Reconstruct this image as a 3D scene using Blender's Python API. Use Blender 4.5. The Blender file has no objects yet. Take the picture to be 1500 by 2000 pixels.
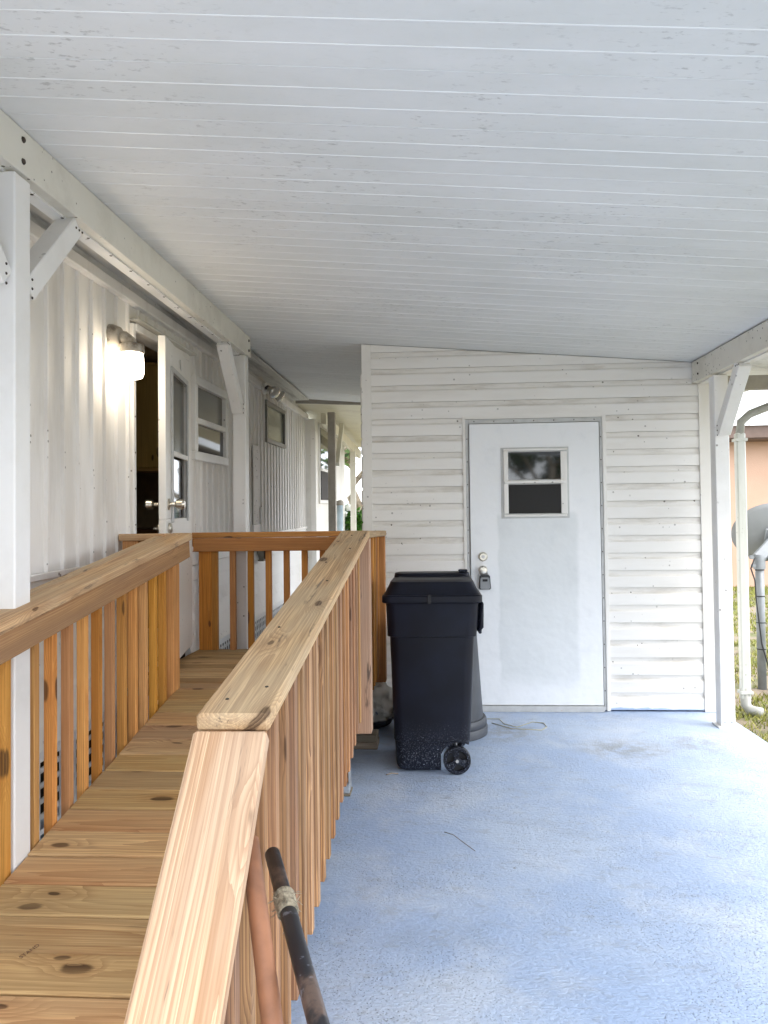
import bpy, bmesh, math, random
from mathutils import Vector, Matrix, noise as mnoise
random.seed(7)
R = math.radians
S = bpy.context.scene
COL = S.collection

# ------------------------------------------------------------------ camera
CAMP = Vector((0.0, 0.0, 1.25))
FPX = 1500.0                                   # focal length in photo pixels (photo 1500 x 2000)
yc = Vector((100.0, -35.0, -FPX)).normalized()  # world +Y seen in camera axes
zc = Vector((-math.sin(R(0.75)), math.cos(R(0.75)), 0.0))
zc = (zc - yc * zc.dot(yc)).normalized()
xc = yc.cross(zc)
RWC = Matrix((xc, yc, zc)).transposed()        # world -> camera
RCW = RWC.transposed()                         # camera -> world
cam = bpy.data.cameras.new('camera')
cam.sensor_fit = 'HORIZONTAL'; cam.sensor_width = 36.0; cam.lens = 36.0
cam.clip_start = 0.02; cam.clip_end = 600.0
camo = bpy.data.objects.new('camera', cam); COL.objects.link(camo)
camo.matrix_world = Matrix.Translation(CAMP) @ RCW.to_4x4()
S.camera = camo

def ray(x, y):
    return RCW @ Vector((x - 750.0, 1000.0 - y, -FPX))
def proj(p):
    q = RWC @ (Vector(p) - CAMP); return 750 + FPX * q.x / -q.z, 1000 - FPX * q.y / -q.z
def PY(x, y, Y):                                # pixel -> point on the plane at depth Y
    d = ray(x, y); return CAMP + d * (Y / d.y)
def PX(x, y, X):                                # pixel -> point on the plane at side X
    d = ray(x, y); return CAMP + d * (X / d.x)
def PZ(x, y, Z):                                # pixel -> point on the plane at height Z
    d = ray(x, y); return CAMP + d * ((Z - CAMP.z) / d.z)

# ------------------------------------------------------------------ sky, sun, exposure
W = bpy.data.worlds.new('World'); S.world = W; W.use_nodes = True
wn = W.node_tree; wn.nodes.clear()
sky = wn.nodes.new('ShaderNodeTexSky'); sky.sky_type = 'NISHITA'; sky.sun_disc = False
SUN_EL, SUN_AZ = 52.0, 118.0                    # azimuth clockwise from +Y
sky.sun_elevation = R(SUN_EL); sky.sun_rotation = R(SUN_AZ)
sky.air_density = 1.0; sky.dust_density = 4.0; sky.ozone_density = 1.0
cloud = wn.nodes.new('ShaderNodeMix'); cloud.data_type = 'RGBA'
cloud.inputs[0].default_value = 0.66            # even cloud layer veiling the blue
cloud.inputs[7].default_value = (10.2, 10.8, 11.7, 1)
bg = wn.nodes.new('ShaderNodeBackground'); bg.inputs[1].default_value = 0.13
wo = wn.nodes.new('ShaderNodeOutputWorld')
wn.links.new(sky.outputs[0], cloud.inputs[6]); wn.links.new(cloud.outputs[2], bg.inputs[0]); wn.links.new(bg.outputs[0], wo.inputs[0])
sun = bpy.data.lights.new('sun', 'SUN'); sun.energy = 0.5; sun.angle = R(25); sun.color = (1.0, 0.95, 0.88)
suno = bpy.data.objects.new('sun', sun); COL.objects.link(suno)
sd = Vector((math.sin(R(SUN_AZ)) * math.cos(R(SUN_EL)), math.cos(R(SUN_AZ)) * math.cos(R(SUN_EL)), math.sin(R(SUN_EL))))
suno.rotation_euler = sd.to_track_quat('Z', 'Y').to_euler()
S.view_settings.view_transform = 'Standard'; S.view_settings.look = 'None'
S.view_settings.exposure = 1.92; S.view_settings.gamma = 1.0; S.view_settings.use_curve_mapping = False
S.render.engine = 'CYCLES'
S.cycles.max_bounces = 10; S.cycles.diffuse_bounces = 6; S.cycles.glossy_bounces = 4
S.cycles.use_denoising = True
try: S.cycles.denoiser = 'OPENIMAGEDENOISE'
except Exception: pass
S.cycles.sample_clamp_indirect = 8.0

# ------------------------------------------------------------------ helpers: objects
WM = {}
PRE = {}                                         # a thing's parts may stand on sloping ground
def tag(o, label=None, cat=None, group=None, kind=None):
    if label: o['label'] = label
    if cat: o['category'] = cat
    if group: o['group'] = group
    if kind: o['kind'] = kind
    return o
def thing(name, loc, label, cat, group=None):
    o = bpy.data.objects.new(name, None); o.empty_display_size = 0.1
    o.location = loc; COL.objects.link(o); WM[o.name] = Matrix.Translation(Vector(loc))
    return tag(o, label, cat, group)
def link(name, me, parent=None, M=None):
    o = bpy.data.objects.new(name, me); COL.objects.link(o)
    M = M if M is not None else Matrix.Identity(4)
    WM[o.name] = M.copy()
    if parent is not None:
        o.parent = parent; o.matrix_parent_inverse = WM[parent.name].inverted() @ PRE.get(parent.name, Matrix.Identity(4))
    o.matrix_basis = M
    return o
def mesh(name, v, f, mats, smooth=False, mi=None):
    me = bpy.data.meshes.new(name); me.from_pydata([tuple(p) for p in v], [], f)
    for m in (mats if isinstance(mats, (list, tuple)) else [mats]): me.materials.append(m)
    if mi: me.polygons.foreach_set('material_index', mi)
    if smooth: me.polygons.foreach_set('use_smooth', [True] * len(me.polygons))
    me.update(); return me
def bm_mesh(name, bm, mats, smooth=False):
    me = bpy.data.meshes.new(name); bmesh.ops.recalc_face_normals(bm, faces=bm.faces[:])
    bm.to_mesh(me); bm.free()
    for m in (mats if isinstance(mats, (list, tuple)) else [mats]): me.materials.append(m)
    if smooth: me.polygons.foreach_set('use_smooth', [True] * len(me.polygons))
    return me
def frame(c, ax, ay):
    ax = Vector(ax).normalized(); az = ax.cross(Vector(ay)).normalized(); ay = az.cross(ax)
    M = Matrix((ax, ay, az)).transposed().to_4x4(); M.translation = Vector(c); return M
_box = {}
def boxmesh(l, w, t, mat, bev):
    k = (round(l, 4), round(w, 4), round(t, 4), mat.name, bev)
    if k not in _box:
        bm = bmesh.new(); bmesh.ops.create_cube(bm, size=1.0)
        bmesh.ops.scale(bm, vec=(l, w, t), verts=bm.verts[:])
        if bev: bmesh.ops.bevel(bm, geom=bm.edges[:], offset=bev, segments=1, affect='EDGES')
        _box[k] = bm_mesh('box', bm, mat)
    return _box[k]
def board(name, c, ax, ay, dims, mat, parent, bev=0.003):
    """box with local X = length along ax, local Y = width along ay"""
    return link(name, boxmesh(dims[0], dims[1], dims[2], mat, bev), parent, frame(c, ax, ay))
def bar(name, a, b, ay, w, t, mat, parent, bev=0.003):
    a, b = Vector(a), Vector(b)
    return board(name, (a + b) / 2, b - a, ay, ((b - a).length, w, t), mat, parent, bev)
def abox(name, lo, hi, mat, parent, bev=0.002, axis='x'):
    lo, hi = Vector(lo), Vector(hi); c = (lo + hi) / 2; d = hi - lo
    if axis == 'x': return board(name, c, (1, 0, 0), (0, 1, 0), (d.x, d.y, d.z), mat, parent, bev)
    if axis == 'y': return board(name, c, (0, 1, 0), (-1, 0, 0), (d.y, d.x, d.z), mat, parent, bev)
    return board(name, c, (0, 0, 1), (0, 1, 0), (d.z, d.y, d.x), mat, parent, bev)
def tube_v(pts, rad, n=10, caps=True, v0=0):
    pts = [Vector(p) for p in pts]; rs = rad if isinstance(rad, (list, tuple)) else [rad] * len(pts)
    v, f = [], []; up = None
    for i, p in enumerate(pts):
        d = (pts[min(i + 1, len(pts) - 1)] - pts[max(i - 1, 0)]).normalized()
        if up is None:
            up = Vector((0, 0, 1)) if abs(d.z) < 0.9 else Vector((1, 0, 0))
        a = d.cross(up).normalized(); up = a.cross(d).normalized()
        for k in range(n):
            t = 2 * math.pi * k / n
            v.append(p + (a * math.cos(t) + up * math.sin(t)) * rs[i])
    for i in range(len(pts) - 1):
        for k in range(n):
            f.append((v0 + i * n + k, v0 + i * n + (k + 1) % n, v0 + (i + 1) * n + (k + 1) % n, v0 + (i + 1) * n + k))
    if caps:
        f.append(tuple(v0 + k for k in range(n))[::-1]); f.append(tuple(v0 + (len(pts) - 1) * n + k for k in range(n)))
    return v, f
def tube(name, pts, rad, mat, parent=None, n=10, smooth=True):
    v, f = tube_v(pts, rad, n); return link(name, mesh(name, v, f, mat, smooth), parent)
def lathe(name, prof, mat, parent, M, n=24, smooth=True, mi=None):
    v, f, ids = [], [], []
    for (r, z) in prof:
        for k in range(n):
            t = 2 * math.pi * k / n; v.append((r * math.cos(t), r * math.sin(t), z))
    for i in range(len(prof) - 1):
        for k in range(n):
            f.append((i * n + k, i * n + (k + 1) % n, (i + 1) * n + (k + 1) % n, (i + 1) * n + k))
    f.append(tuple(range(n))[::-1]); f.append(tuple((len(prof) - 1) * n + k for k in range(n)))
    o = link(name, mesh(name, v, f, mat, False), parent, M)
    if smooth:
        for p in o.data.polygons: p.use_smooth = len(p.vertices) == 4
        mod = o.modifiers.new('es', 'EDGE_SPLIT'); mod.split_angle = R(40)
    return o
_screw = {}
def screw(p, nrm, mat, parent, r=0.006, h=0.004, name='screw'):
    k = (mat.name, r, h)
    if k not in _screw:
        bm = bmesh.new()
        bmesh.ops.create_cone(bm, cap_ends=True, segments=8, radius1=r, radius2=r * 0.7, depth=h)
        _screw[k] = bm_mesh('screw', bm, mat)
    q = Vector(nrm).to_track_quat('Z', 'Y').to_matrix().to_4x4(); q.translation = Vector(p) + Vector(nrm).normalized() * h * 0.4
    return link(name, _screw[k], parent, q)

# ------------------------------------------------------------------ helpers: materials
class NT:
    def __init__(s, name):
        s.m = bpy.data.materials.new(name); s.m.use_nodes = True
        s.t = s.m.node_tree; s.b = s.t.nodes['Principled BSDF']
    def n(s, typ, ins=None, **kw):
        x = s.t.nodes.new(typ)
        for k, v in kw.items(): setattr(x, k, v)
        for k, v in (ins or {}).items(): s.put(x, k, v)
        return x
    def put(s, x, k, v):
        i = x.inputs[k]
        if isinstance(v, bpy.types.NodeSocket): s.t.links.new(v, i)
        elif isinstance(v, bpy.types.Node): s.t.links.new(v.outputs[0], i)
        else:
            if isinstance(v, (tuple, list)) and len(v) == 3 and i.type == 'RGBA': v = (*v, 1)
            i.default_value = v
    def B(s, **kw):
        for k, v in kw.items(): s.put(s.b, k.replace('_', ' '), v)
        return s.m
    def math(s, op, a, b=0.0, c=None, clamp=False):
        d = {0: a, 1: b}
        if c is not None: d[2] = c
        return s.n('ShaderNodeMath', d, operation=op, use_clamp=clamp).outputs[0]
    def mix(s, f, a, b, mode='MIX'):
        return s.n('ShaderNodeMix', {0: f, 6: a, 7: b}, data_type='RGBA', blend_type=mode).outputs[2]
    def ramp(s, f, stops):
        x = s.n('ShaderNodeValToRGB', {0: f}); e = x.color_ramp.elements
        while len(e) < len(stops): e.new(0.5)
        for i, (p, c) in enumerate(stops):
            e[i].position = p; e[i].color = (*c, 1) if len(c) == 3 else c
        return x.outputs[0]
    def smooth(s, v, lo, hi):
        return s.n('ShaderNodeMapRange', {0: v, 1: lo, 2: hi, 3: 0.0, 4: 1.0}, interpolation_type='SMOOTHSTEP').outputs[0]
    def co(s, kind='Object'):
        return s.n('ShaderNodeTexCoord').outputs[kind]
    def pos(s):
        return s.n('ShaderNodeNewGeometry').outputs['Position']
    def map(s, v, scale=(1, 1, 1), loc=(0, 0, 0), rot=(0, 0, 0)):
        return s.n('ShaderNodeMapping', {0: v, 1: loc, 2: rot, 3: scale}).outputs[0]
    def noise(s, v, scale, detail=3.0, rough=0.55, dist=0.0):
        return s.n('ShaderNodeTexNoise', {'Vector': v, 'Scale': scale, 'Detail': detail, 'Roughness': rough, 'Distortion': dist}).outputs[0]
    def rnd(s):
        return s.n('ShaderNodeObjectInfo').outputs['Random']
    def bump(s, h, strength, dist=0.002):
        s.put(s.b, 'Normal', s.n('ShaderNodeBump', {'Height': h, 'Strength': strength, 'Distance': dist}).outputs[0])

def plain(name, col, rough=0.6, metal=0.0, var=0.12, nscale=8.0, spec=0.5, bump=0.0):
    m = NT(name); p = m.pos()
    n = m.noise(p, nscale, 5.0)
    f = m.smooth(n, 0.3, 0.7)
    c = m.mix(f, tuple(x * (1 - var) for x in col), tuple(min(1, x * (1 + var)) for x in col))
    if bump: m.bump(m.noise(p, nscale * 30, 2.0), bump)
    return m.B(Base_Color=c, Roughness=rough, Metallic=metal, Specular_IOR_Level=spec)

def wood(name, light, dark, knot=(0.06, 0.028, 0.012), grey=0.0, greyc=(0.21, 0.17, 0.12), ring=52.0, contrast=1.0, rough=0.7, stain=0.0, wob_amt=0.035):
    m = NT(name); o = m.co(); r = m.rnd()
    fr = lambda k: m.math('FRACT', m.math('MULTIPLY', r, k))
    off = m.n('ShaderNodeCombineXYZ', {0: m.math('MULTIPLY', r, 43.0), 1: m.math('MULTIPLY_ADD', fr(7.31), 0.10, -0.05), 2: m.math('MULTIPLY_ADD', fr(13.7), 0.09, 0.03)}).outputs[0]
    p = m.n('ShaderNodeVectorMath', {0: o, 1: off}, operation='ADD').outputs[0]
    # knots
    sx = m.n('ShaderNodeSeparateXYZ', {0: p})
    k2 = m.n('ShaderNodeCombineXYZ', {0: m.math('MULTIPLY', sx.outputs[0], 2.6), 1: m.math('MULTIPLY_ADD', m.math('ADD', sx.outputs[1], sx.outputs[2]), 7.0, m.math('MULTIPLY', r, 91.0))}).outputs[0]
    k2 = m.n('ShaderNodeVectorMath', {0: k2, 1: m.n('ShaderNodeVectorMath', {0: m.n('ShaderNodeTexNoise', {'Vector': m.map(p, (9, 30, 30)), 'Scale': 1.0, 'Detail': 2.0}).outputs['Color'], 1: (0.10, 0.10, 0.0)}, operation='MULTIPLY').outputs[0]}, operation='ADD').outputs[0]
    kv = m.n('ShaderNodeTexVoronoi', {'Vector': k2, 'Scale': 1.0, 'Randomness': 1.0}, feature='F1', voronoi_dimensions='2D')
    kd = kv.outputs['Distance']
    has = m.smooth(m.n('ShaderNodeSeparateColor', {0: kv.outputs['Color']}).outputs[0], 0.52, 0.54)
    ksz = m.math('MULTIPLY_ADD', m.n('ShaderNodeSeparateColor', {0: kv.outputs['Color']}).outputs[1], 0.075, 0.045)
    kmask = m.math('MULTIPLY', m.smooth(m.math('DIVIDE', kd, ksz), 1.15, 0.7), has)
    halo = m.math('MULTIPLY', m.smooth(kd, 0.36, 0.05), has)
    wob = m.n('ShaderNodeTexNoise', {'Vector': m.map(p, (1.1, 5.0, 5.0)), 'Scale': 1.0, 'Detail': 2.0})
    w2 = m.n('ShaderNodeVectorMath', {0: wob.outputs['Color'], 1: (0.5, 0.5, 0.5)}, operation='SUBTRACT').outputs[0]
    w3 = m.n('ShaderNodeVectorMath', {0: w2, 1: (0.0, wob_amt, wob_amt)}, operation='MULTIPLY').outputs[0]
    hv = m.n('ShaderNodeCombineXYZ', {0: 0.0, 1: m.math('MULTIPLY', halo, 0.016), 2: m.math('MULTIPLY', halo, 0.016)}).outputs[0]
    q = m.n('ShaderNodeVectorMath', {0: m.n('ShaderNodeVectorMath', {0: p, 1: w3}, operation='ADD').outputs[0], 1: hv}, operation='ADD').outputs[0]
    q = m.map(q, (0.04, 1, 1))
    wv = m.n('ShaderNodeTexWave', {'Vector': q, 'Scale': ring, 'Distortion': 1.6, 'Detail': 3.0, 'Detail Scale': 2.0}, wave_type='RINGS', rings_direction='X', wave_profile='SAW').outputs[0]
    late = m.math('MULTIPLY', m.math('POWER', wv, 1.6), contrast)
    fine = m.noise(m.map(p, (4, 260, 260)), 1.0, 2.0)
    base = m.mix(m.math('MULTIPLY', late, 0.95, clamp=True), light, dark)
    base = m.mix(m.math('MULTIPLY', m.smooth(fine, 0.42, 0.62), 0.55), base, dark)
    band = m.noise(m.map(p, (0.5, 42, 42), (2, 2, 2)), 1.0, 2.0)
    base = m.mix(m.math('MULTIPLY', m.smooth(band, 0.45, 0.6), 0.5 * contrast), base, dark)
    big = m.noise(m.map(p, (0.9, 7, 7)), 1.0, 3.0)
    base = m.mix(m.math('MULTIPLY', m.smooth(big, 0.42, 0.62), 0.35), base, tuple(x * 0.62 for x in light))
    if grey: base = m.mix(m.math('MULTIPLY', m.smooth(m.noise(m.map(p, (1.7, 9, 9), (5, 3, 1)), 1.0, 5.0), 0.35, 0.62), grey), base, greyc)
    if stain:
        st = m.smooth(m.noise(m.map(p, (3.0, 34, 34), (9, 1, 4)), 1.0, 4.0, 0.7), 0.60, 0.70)
        base = m.mix(m.math('MULTIPLY', st, stain), base, (0.045, 0.035, 0.03))
    base = m.mix(m.math('MULTIPLY', halo, 0.28), base, dark)
    base = m.mix(m.math('MULTIPLY', kmask, m.math('MULTIPLY_ADD', wv, 0.35, 0.6)), base, knot)
    hsv = m.n('ShaderNodeHueSaturation', {'Hue': m.math('MULTIPLY_ADD', fr(3.3), 0.016, 0.492), 'Saturation': m.math('MULTIPLY_ADD', fr(5.9), 0.16, 0.92), 'Value': m.math('MULTIPLY_ADD', fr(9.1), 0.34, 0.83), 'Color': base}).outputs[0]
    m.bump(m.math('ADD', m.math('MULTIPLY', late, 0.6), m.math('MULTIPLY', fine, 0.8)), 0.5, 0.0012)
    return m.B(Base_Color=hsv, Roughness=rough, Specular_IOR_Level=0.3)

def painted(name, col=(0.78, 0.76, 0.71), dirt=(0.33, 0.29, 0.22), spots=0.5, smear=0.3, rough=0.42, spotscale=26.0, smearscale=(3, 3, 3), rndvar=0.04, foot=None):
    m = NT(name); p = m.pos()
    sm = m.smooth(m.noise(m.map(p, smearscale), 1.0, 6.0, 0.65), 0.46, 0.68)
    c = m.mix(m.math('MULTIPLY', sm, smear), col, dirt)
    clump = m.smooth(m.noise(p, 2.6, 3.0), 0.44, 0.58)
    vo = m.n('ShaderNodeTexVoronoi', {'Vector': p, 'Scale': spotscale, 'Randomness': 1.0}, feature='F1')
    sz = m.n('ShaderNodeSeparateColor', {0: vo.outputs['Color']}).outputs[0]
    sp = m.math('LESS_THAN', vo.outputs['Distance'], m.math('MULTIPLY', m.smooth(sz, 0.5, 1.0), 0.20))
    c = m.mix(m.math('MULTIPLY', m.math('MULTIPLY', sp, clump), spots), c, tuple(x * 0.35 for x in dirt))
    v = m.math('MULTIPLY_ADD', m.rnd(), rndvar, 1.0 - rndvar)
    c = m.n('ShaderNodeHueSaturation', {'Value': v, 'Color': c}).outputs[0]
    if foot:
        zz = m.n('ShaderNodeSeparateXYZ', {0: p}).outputs[2]
        c = m.mix(m.math('LESS_THAN', zz, m.math('MULTIPLY_ADD', m.noise(m.map(p, (6, 6, 0)), 1.0, 4.0), 0.06, -0.006)), c, foot)
    m.bump(m.noise(p, 55.0, 3.0), 0.12, 0.002)
    return m.B(Base_Color=c, Roughness=rough, Specular_IOR_Level=0.4)

# wood
M_deck = wood('deck_wood', (0.70, 0.455, 0.215), (0.30, 0.15, 0.06), ring=40, grey=0.4, greyc=(0.50, 0.365, 0.19), contrast=0.8, stain=0.25)
M_cap = wood('rail_cap_wood', (0.64, 0.44, 0.24), (0.24, 0.13, 0.06), grey=0.5, greyc=(0.42, 0.33, 0.215), contrast=0.7, stain=0.7, wob_amt=0.02)
M_end = wood('end_board_wood', (0.60, 0.395, 0.245), (0.31, 0.15, 0.072), contrast=0.8, ring=46, stain=0.8, wob_amt=0.014, grey=0.3, greyc=(0.50, 0.38, 0.29))
M_bal = wood('baluster_wood', (0.78, 0.405, 0.125), (0.46, 0.19, 0.05), contrast=0.75, stain=0.1, ring=42)
M_balr = wood('outer_baluster_wood', (0.70, 0.385, 0.175), (0.18, 0.08, 0.04), contrast=1.15, ring=44, wob_amt=0.015, grey=0.35, greyc=(0.22, 0.145, 0.09), stain=0.3)
M_rail = wood('rail_wood', (0.62, 0.335, 0.15), (0.32, 0.14, 0.06), grey=0.45, greyc=(0.27, 0.155, 0.095), contrast=0.8, stain=0.35)
M_far = wood('far_rail_wood', (0.62, 0.29, 0.07), (0.33, 0.13, 0.03), contrast=0.7, stain=0.2)
M_old = wood('weathered_wood', (0.30, 0.25, 0.19), (0.14, 0.11, 0.08), contrast=0.8, grey=0.5)
# paint and metal
M_white = painted('white_aluminium', (0.83, 0.82, 0.80), smear=0.10, spots=0.7)
M_beam = painted('cream_beam_paint', (0.76, 0.735, 0.66), (0.32, 0.28, 0.2), smear=0.25, spots=1.0, spotscale=34)
M_soffit = painted('stained_soffit', (0.64, 0.63, 0.58), (0.14, 0.125, 0.105), smear=0.7, spots=0.6, smearscale=(9, 0.9, 9))
M_home = painted('home_wall_paint', (0.81, 0.785, 0.75), (0.36, 0.30, 0.22), smear=0.25, spots=0.8, rough=0.6, smearscale=(3, 5, 0.9))
M_lap = painted('home_lap_paint', (0.80, 0.785, 0.74), (0.36, 0.31, 0.24), smear=0.2, spots=0.4)
M_shed = painted('shed_siding_paint', (0.83, 0.81, 0.775), (0.45, 0.40, 0.32), smear=0.15, spots=0.55, spotscale=27, smearscale=(1.2, 3, 7), foot=(0.42, 0.52, 0.70))
M_groove = painted('shed_siding_grime', (0.79, 0.765, 0.72), (0.34, 0.29, 0.22), smear=0.4, spots=1.0, spotscale=30, smearscale=(2.2, 3, 12))
M_trim = painted('trim_paint', (0.80, 0.78, 0.74), smear=0.1, spots=0.6)
M_awn = painted('porch_ceiling_paint', (0.72, 0.69, 0.56), smear=0.25, spots=0.2)
M_greypost = plain('grey_paint_and_post_shade', (0.32, 0.29, 0.24), 0.6)  # grey parts; on the near porch post this tone stands in for shade
M_steel = plain('galvanised_steel', (0.55, 0.56, 0.57), 0.4, 0.75, 0.2, 40)
M_alu = plain('mill_aluminium', (0.50, 0.50, 0.49), 0.5, 0.3, 0.08, 14)
M_nickel = plain('satin_nickel', (0.62, 0.58, 0.50), 0.28, 0.95, 0.1, 30)
M_rust = plain('rusty_screw', (0.06, 0.045, 0.035), 0.7, 0.3, 0.4, 60)
M_dark = plain('dark_interior', (0.03, 0.022, 0.016), 0.8, 0, 0.3, 3)
M_panel = wood('dark_panelling', (0.26, 0.15, 0.07), (0.12, 0.06, 0.025), contrast=0.8, rough=0.5)
M_rubber = plain('black_rubber', (0.012, 0.012, 0.014), 0.7)
M_cable = plain('cable_sheath', (0.015, 0.015, 0.016), 0.6)
M_greyplastic = plain('grey_round_bin_plastic', (0.04, 0.044, 0.052), 0.5, 0, 0.2, 6)
M_dish = plain('grey_dish_paint', (0.22, 0.23, 0.23), 0.5, 0, 0.1, 5)
M_dishmast = plain('grey_mast_paint', (0.22, 0.235, 0.245), 0.5, 0.2, 0.12, 10)

def glassmat(name, col, rough=0.04):
    m = NT(name)
    return m.B(Base_Color=col, Roughness=rough, Specular_IOR_Level=0.9)
M_bronze = plain('dark_bronze_frame', (0.20, 0.20, 0.18), 0.45, 0.3)
M_pane = glassmat('dark_window_glass', (0.012, 0.013, 0.014))
M_paneg = glassmat('screened_window_glass', (0.10, 0.10, 0.085), 0.25)
M_paneblind = glassmat('window_glass_over_blind', (0.20, 0.21, 0.17), 0.15)
M_panescreen = NT('insect_screen').B(Base_Color=(0.022, 0.021, 0.020), Roughness=0.6, Specular_IOR_Level=0.25)

def ceilingmat():
    m = NT('roof_pan_enamel'); p = m.pos()
    # mildew: short slanting streaks gathered in patches
    st = m.noise(m.map(p, (30, 64, 1), rot=(0, 0, R(-24))), 1.0, 5.0, 0.6)
    cl = m.smooth(m.noise(p, 1.5, 6.0, 0.72), 0.46, 0.60)
    f = m.math('MULTIPLY', m.smooth(st, 0.56, 0.70), m.math('MULTIPLY_ADD', cl, 0.42, 0.05))
    haze = m.smooth(m.noise(m.map(p, (1.3, 2.6, 1)), 1.0, 6.0, 0.65), 0.3, 0.75)
    c = m.mix(haze, (0.80, 0.81, 0.80), (0.72, 0.735, 0.715))
    c = m.mix(f, c, (0.27, 0.27, 0.25))
    c = m.n('ShaderNodeHueSaturation', {'Value': m.math('MULTIPLY_ADD', m.rnd(), 0.05, 0.96), 'Color': c}).outputs[0]
    m.bump(m.noise(p, 70.0, 3.0), 0.1, 0.001)
    return m.B(Base_Color=c, Roughness=0.6)
M_pan = ceilingmat()
M_bead = plain('roof_bead_enamel', (0.83, 0.84, 0.83), 0.35, 0, 0.05, 4)

def slabmat():
    m = NT('blue_painted_concrete'); p = m.pos()
    a = m.noise(p, 0.9, 6.0, 0.62)
    c = m.mix(m.smooth(a, 0.40, 0.60), (0.36, 0.465, 0.65), (0.46, 0.55, 0.69))
    b = m.noise(m.map(p, (1.6, 3.2, 1), (3.1, 0.4, 0)), 1.0, 7.0, 0.7, 0.6)
    c = m.mix(m.math('MULTIPLY', m.smooth(b, 0.54, 0.68), 0.30), c, (0.29, 0.33, 0.385))
    pale = m.noise(m.map(p, (2.3, 2.0, 1), (7.1, 2.4, 0)), 1.0, 5.0, 0.7)
    c = m.mix(m.math('MULTIPLY', m.smooth(pale, 0.48, 0.66), 0.45), c, (0.58, 0.63, 0.70))
    grit = m.noise(m.map(p, (9, 16, 1), (1, 6, 0), (0, 0, R(25))), 1.0, 6.0, 0.75)
    c = m.mix(m.math('MULTIPLY', m.smooth(grit, 0.52, 0.66), 0.36), c, (0.28, 0.30, 0.33))
    # two worn scuffs near the post, where the paint has rubbed off
    for (x, y, rx, ry) in ((1.05, 4.45, 0.30, 0.22), (1.50, 4.55, 0.17, 0.22), (0.42, 4.8, 0.22, 0.3)):
        d = m.n('ShaderNodeVectorMath', {0: m.map(p, (1 / rx, 1 / ry, 0), (-x / rx, -y / ry, 0))}, operation='LENGTH').outputs['Value']
        k = m.math('MULTIPLY', m.smooth(d, 1.3, 0.2), m.smooth(m.noise(p, 11, 5.0, 0.7), 0.38, 0.58))
        c = m.mix(m.math('MULTIPLY', k, 0.65), c, (0.26, 0.27, 0.285))
    pit = m.n('ShaderNodeTexVoronoi', {'Vector': m.map(p, (95, 130, 1)), 'Scale': 1.0}, feature='F1').outputs['Distance']
    patch = m.smooth(m.noise(p, 1.7, 4.0), 0.42, 0.58)
    pits = m.math('MULTIPLY', m.smooth(pit, 0.30, 0.12), patch)
    c = m.mix(m.math('MULTIPLY', pits, 0.6), c, (0.20, 0.24, 0.31))
    sp = m.n('ShaderNodeTexVoronoi', {'Vector': p, 'Scale': 9.0, 'Randomness': 1.0}, feature='F1')
    c = m.mix(m.math('MULTIPLY', m.math('LESS_THAN', sp.outputs['Distance'], m.math('MULTIPLY', m.smooth(m.n('ShaderNodeSeparateColor', {0: sp.outputs['Color']}).outputs[1], 0.55, 1.0), 0.05)), 0.8), c, (0.10, 0.085, 0.07))
    brush = m.noise(m.map(p, (22, 150, 1), rot=(0, 0, R(6))), 1.0, 4.0, 0.65)
    lump = m.noise(p, 60, 4.0, 0.6)
    h = m.math('SUBTRACT', m.math('ADD', m.math('MULTIPLY', brush, 0.8), m.math('MULTIPLY', lump, 0.9)), m.math('MULTIPLY', pits, 0.9))
    m.bump(h, 0.9, 0.006)
    rg = m.math('MULTIPLY_ADD', b, 0.25, 0.28)
    return m.B(Base_Color=c, Roughness=rg, Specular_IOR_Level=0.5)
M_slab = slabmat()

def groundmat():
    m = NT('patchy_lawn_soil'); p = m.pos()
    f = m.smooth(m.noise(p, 1.6, 6.0, 0.65), 0.42, 0.60)
    c = m.mix(f, (0.22, 0.175, 0.125), (0.11, 0.12, 0.035))
    c = m.mix(m.math('MULTIPLY', m.smooth(m.noise(p, 26, 4.0), 0.45, 0.7), 0.5), c, (0.19, 0.155, 0.105))
    m.bump(m.noise(p, 40, 4.0), 0.8, 0.02)
    return m.B(Base_Color=c, Roughness=0.95)
M_ground = groundmat()
def leafmat(name, a, b):
    m = NT(name); g = m.n('ShaderNodeNewGeometry').outputs['Random Per Island']
    c = m.mix(g, a, b)
    return m.B(Base_Color=c, Roughness=0.55, Subsurface_Weight=0.0, Specular_IOR_Level=0.3)
M_grass = leafmat('grass_blade_green', (0.12, 0.15, 0.02), (0.34, 0.32, 0.08))
M_leaf = leafmat('tree_leaf_green', (0.03, 0.07, 0.015), (0.10, 0.15, 0.03))
M_leaf2 = leafmat('hydrangea_leaf_green', (0.03, 0.12, 0.015), (0.10, 0.25, 0.03))
M_bark = plain('pale_bark', (0.30, 0.25, 0.18), 0.9, 0, 0.45, 6, bump=0.6)
M_flower = plain('white_petals', (0.80, 0.82, 0.78), 0.7)

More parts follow.
